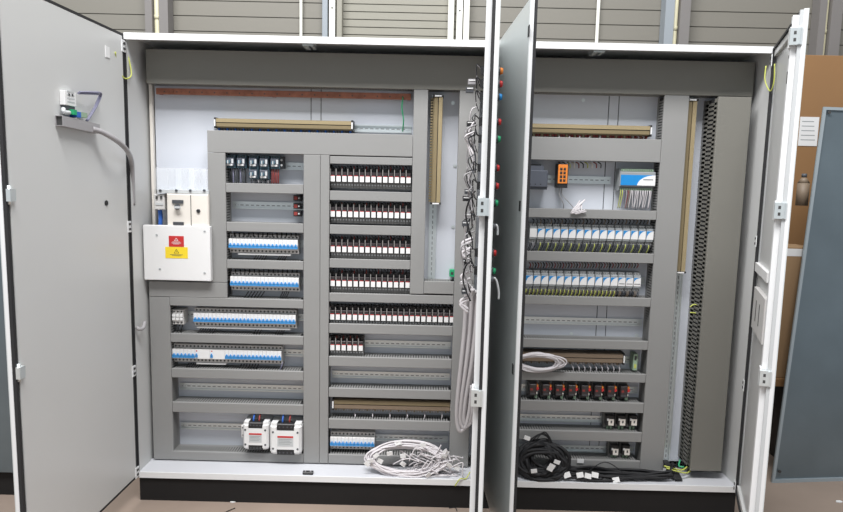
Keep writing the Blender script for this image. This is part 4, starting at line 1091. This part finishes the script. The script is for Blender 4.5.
t_ = thing('folded_document', 'folded white paper tucked above the pocket on right door', 'paper', base)
q = MB(); q.box(ua, ub, .0085, .024, min(z2, z3), max(z2, z3), 'paper'); finR(q, 'sheets')
# yellow green wires near the large duct
for (pts_, lab) in (([(690, 307), (694, 304.5), (700, 306)], 'upper yellow green wire stub poking from the large duct'), ([(690, 312.5), (695, 313), (700, 314)], 'lower yellow green wire stub poking from the large duct')):
    q = MB(); q.tube([P(a, c, .13) for a, c in pts_], .003, 'yg', 6); tag(q.build('wire_stub'), lab, 'wire')
q = MB()
q.tube([P(664, 466, .08), P(672, 468, .07), P(682, 470, .08), P(688, 466, .11)], .004, 'yg', 6); q.tube([P(666, 468, .07), P(676, 471, .05), P(686, 473, .06), P(690, 471, .08)], .0035, 'yg', 6); q.tube([P(680, 460, .12), P(679, 466, .1), P(684, 467, .09)], .004, 'green', 6)
tag(q.build('earth_wire'), 'yellow green earth wires at the foot of the large duct', 'wire')
t_ = thing('earth_terminal', 'small green terminal at bottom right of the left bay plate', 'terminal', P(456, 442, .17))
q = MB(); q.box(-.012, .012, -.02, .03, -.03, .03, 'palegreen'); q.build('housing', t_)
q = MB(); q.box(-.006, .006, -.021, -.02, -.02, -.006, 'greyscrew'); q.box(-.006, .006, -.021, -.02, .006, .02, 'greyscrew'); q.build('terminal_screw', t_)
t_ = thing('earth_terminal', 'green terminal right of the brown terminal strip', 'terminal', P(634, 361, .17))
q = MB(); q.box(-.010, .010, -.02, .03, -.04, .04, 'palegreen'); q.build('housing', t_)
q = MB(); q.box(-.005, .005, -.021, -.02, -.03, -.01, 'yg'); q.box(-.005, .005, -.021, -.02, .01, .03, 'greyscrew'); q.build('terminal_screw', t_)
t_ = thing('earth_terminal', 'small green terminal low on the tall white plate', 'terminal', P(452, 273, .17))
q = MB(); q.box(-.012, .012, -.01, .03, -.016, .016, 'green'); q.build('housing', t_)
q = MB(); q.box(-.006, .006, -.011, -.01, -.006, .006, 'greyscrew'); q.build('terminal_screw', t_)
q = MB(); 
for px, py in ((455, 102), (456, 166), (455, 228), (585, 97), (637, 334), (571, 333)):
    pass
def bolt(px, py, lab):
    c = P(px, py, YP-.004); q = MB(); q.cyl((0, -.004, 0), .0065, .0035, 'zinc', 'y', 6); q.cyl((0, -.0012, 0), .009, .001, 'zinc', 'y', 12); tag(q.build('plate_bolt', loc=(c.x, YP, c.z)), lab, 'bolt', 'bolts in the mounting plates')
bolt(453, 103, 'steel plate bolt at top right of upright terminal compartment'); bolt(455, 166, 'steel plate bolt halfway up the upright terminal compartment'); bolt(453, 227, 'steel plate bolt low in the upright terminal compartment'); bolt(583.5, 100, 'steel plate bolt above the upper right terminal strip'); bolt(571.5, 334, 'steel plate bolt below bare shiny rail, left'); bolt(637, 335.5, 'steel plate bolt below bare shiny rail, right')

# ------------------------------------------------------------------ right side background: leaning sheet, boards
b0 = PZ(771, 482, 0)
# leaning steel sheet
yb_, yt_ = b0.y, b0.y+.28
TL = P(823, 107, yt_); BLc = b0
hS = TL.z
ang = math.atan2(yt_-yb_, hS)
t_ = thing('steel_sheet', 'large blue grey steel sheet leaning at the far right', 'metal sheet', (BLc.x, BLc.y, 0))
q = MB(); dx = TL.x-BLc.x; th = .018; wS = 1.1
def sheetpt(u, v, n): return (u*wS+dx*v, (yt_-yb_)*v+n+.12*u, hS*v)
for (u0, u1, v0, v1, n0, n1, m) in ((0, 1, 0, 1, 0, .003, 'sheet'), (0, .014, 0, 1, -.010, 0, 'sheetedge'), (.014, 1, 0, .008, -.012, 0, 'sheetedge'), (.014, 1, .992, 1, -.010, 0, 'sheetedge')):
    i = len(q.v); k = q.mi(m)
    for n in (n0, n1):
        for (u, v) in ((u0, v0), (u1, v0), (u1, v1), (u0, v1)): q.v.append(sheetpt(u, v, n))
    for f in ((0, 1, 2, 3), (4, 7, 6, 5), (0, 4, 5, 1), (1, 5, 6, 2), (2, 6, 7, 3), (3, 7, 4, 0)): q.f.append(tuple(i+a for a in f)); q.m.append(k); q.sm.append(False)
q.build('panel', t_)
for (u, v) in ((.03, .985), (.03, .03)):
    q = MB(); p = sheetpt(u, v, -.014); q.cyl(p, .008, .006, 'greyscrew', 'y', 10); q.build('hole', t_)
# brown board
yB = 1.05
t_ = thing('brown_board', 'tall brown fibreboard crate standing behind the right door', 'crate', (X(790, 200, yB), yB, 0))
xl = X(787, 100, yB); zt = Z(815, 55, yB); c0 = t_.location.copy()
q = MB(); q.box(xl-c0.x, 4.6-c0.x, 0, .25, .0, zt, 'board'); q.build('front_board', t_, bevel=.003)
q = MB(); q.box(xl-c0.x, xl+.05-c0.x, -.012, -.0005, 0, zt, 'carton'); q.build('edge_batten', t_)
x0, x1 = X(800, 130, yB-.01), X(819, 130, yB-.01)
q = MB(); q.box(x0, x1, yB-.003, yB-.0008, Z(810, 146, yB), Z(810, 117, yB), 'paper'); 
for k in range(5): q.box(x0+.012, x1-.03+.004*k, yB-.0034, yB-.003, Z(810, 122+k*4.6, yB), Z(810, 121.2+k*4.6, yB), 'modgrey')
tag(q.build('paper_notice'), 'white paper notice stuck on the brown crate', 'paper')
yC = .55
t_ = thing('cardboard_box', 'lower tan cardboard box between right door and steel sheet', 'box', (X(795, 280, yC), yC, 0)); c0 = t_.location.copy()
q = MB(); x0, x1 = X(775, 280, yC), X(812, 280, yC); zt = Z(800, 247, yC); q.box(x0-c0.x, x1-c0.x, 0, .18, .5, zt, 'carton'); q.build('carton', t_, bevel=.004)
q = MB(); q.box(x0-c0.x, x1-c0.x, -.001, -.0002, zt-.05, zt-.01, 'paper'); q.build('tape', t_)
q = MB(); q.box(x0-c0.x-.02, x1-c0.x+.02, -.02, .19, .46, .4995, 'board'); q.box(x0-c0.x, x0-c0.x+.05, 0, .17, 0, .46, 'black'); q.box(x1-c0.x-.05, x1-c0.x, 0, .17, 0, .46, 'black'); q.build('pallet_support', t_)
yE = .62
t_ = thing('brown_bottle', 'small brown bottle-like item hanging on the crate behind right door', 'bottle', P(802, 200, yE)); 
q = MB(); q.cyl((0, 0, -.03), .03, .12, 'brown', 'z', 14); q.cyl((0, 0, .0901), .03, .03, 'brown', 'z', 14, r2=.012); q.build('body', t_)
q = MB(); q.cyl((0, 0, .121), .013, .02, 'dkgrey', 'z', 12); q.build('cap', t_)
# neighbouring cabinet at far left
t_ = thing('neighbour_cabinet', 'dark blue grey cabinet with black plinth at far left edge', 'cabinet', (-.85, .0, 0))
q = MB(); q.box(-.5, .45, .0, .4, .12, 1.62, 'sheet'); q.build('body', t_, bevel=.003)
q = MB(); q.box(-.5, .45, .02, .38, 0, .12, 'plinth'); q.build('plinth', t_)
# small litter on the floor
def litter(px, py, lab):
    c = PZ(px, py, 0); q = MB(); n = 7; pts = [(.02*math.cos(a*6.28/n)*rg.uniform(.5, 1), .014*math.sin(a*6.28/n)*rg.uniform(.5, 1)) for a in range(n)]
    q.prism(pts, .0005, .004, 'paper', 'z'); tag(q.build('paper_scrap', loc=(c.x, c.y, 0)), lab, 'litter')
litter(233, 502, 'tiny white scrap on floor in front of left plinth'); litter(548, 508.5, 'tiny white scrap on floor in front of right plinth'); litter(839, 502, 'pale crumpled scrap on floor at far right corner')
q = MB(); q.tube([PZ(235, 508, .003), PZ(228, 511, .003), PZ(222, 514, .003)], .002, 'blackw', 5); tag(q.build('wire_offcut'), 'short dark wire offcut on floor in front of left plinth', 'wire')
q = MB(); q.tube([PZ(449, 508, .003), PZ(455, 507.5, .003), PZ(457, 511, .003)], .002, 'blackw', 5); tag(q.build('wire_offcut'), 'short dark wire offcut on floor near the middle doors', 'wire')

# ------------------------------------------------------------------ light
wd = bpy.data.worlds.new('World'); sc.world = wd; wd.use_nodes = True
bg = wd.node_tree.nodes['Background']; bg.inputs['Color'].default_value = (.87, .94, 1, 1); bg.inputs['Strength'].default_value = .5
def area(name, loc, rot, sx, sy, e, c=(1, 1, 1)):
    l = bpy.data.lights.new(name, 'AREA'); l.shape = 'RECTANGLE'; l.size = sx; l.size_y = sy; l.energy = e; l.color = c
    o = bpy.data.objects.new(name, l); col.objects.link(o); o.location = loc; o.rotation_euler = rot; return o
area('skylight_front', (.4, -2.3, 5.6), (math.radians(26), 0, 0), 5, 1.2, 560, (1, .99, .985))
area('skylight_rear', (1.5, .6, 6.0), (0, 0, 0), 6, 1.4, 60, (1, .98, .94))
vs = sc.view_settings
vs.view_transform = 'Standard'; vs.look = 'None'; vs.exposure = 0; vs.gamma = 1; vs.use_curve_mapping = False
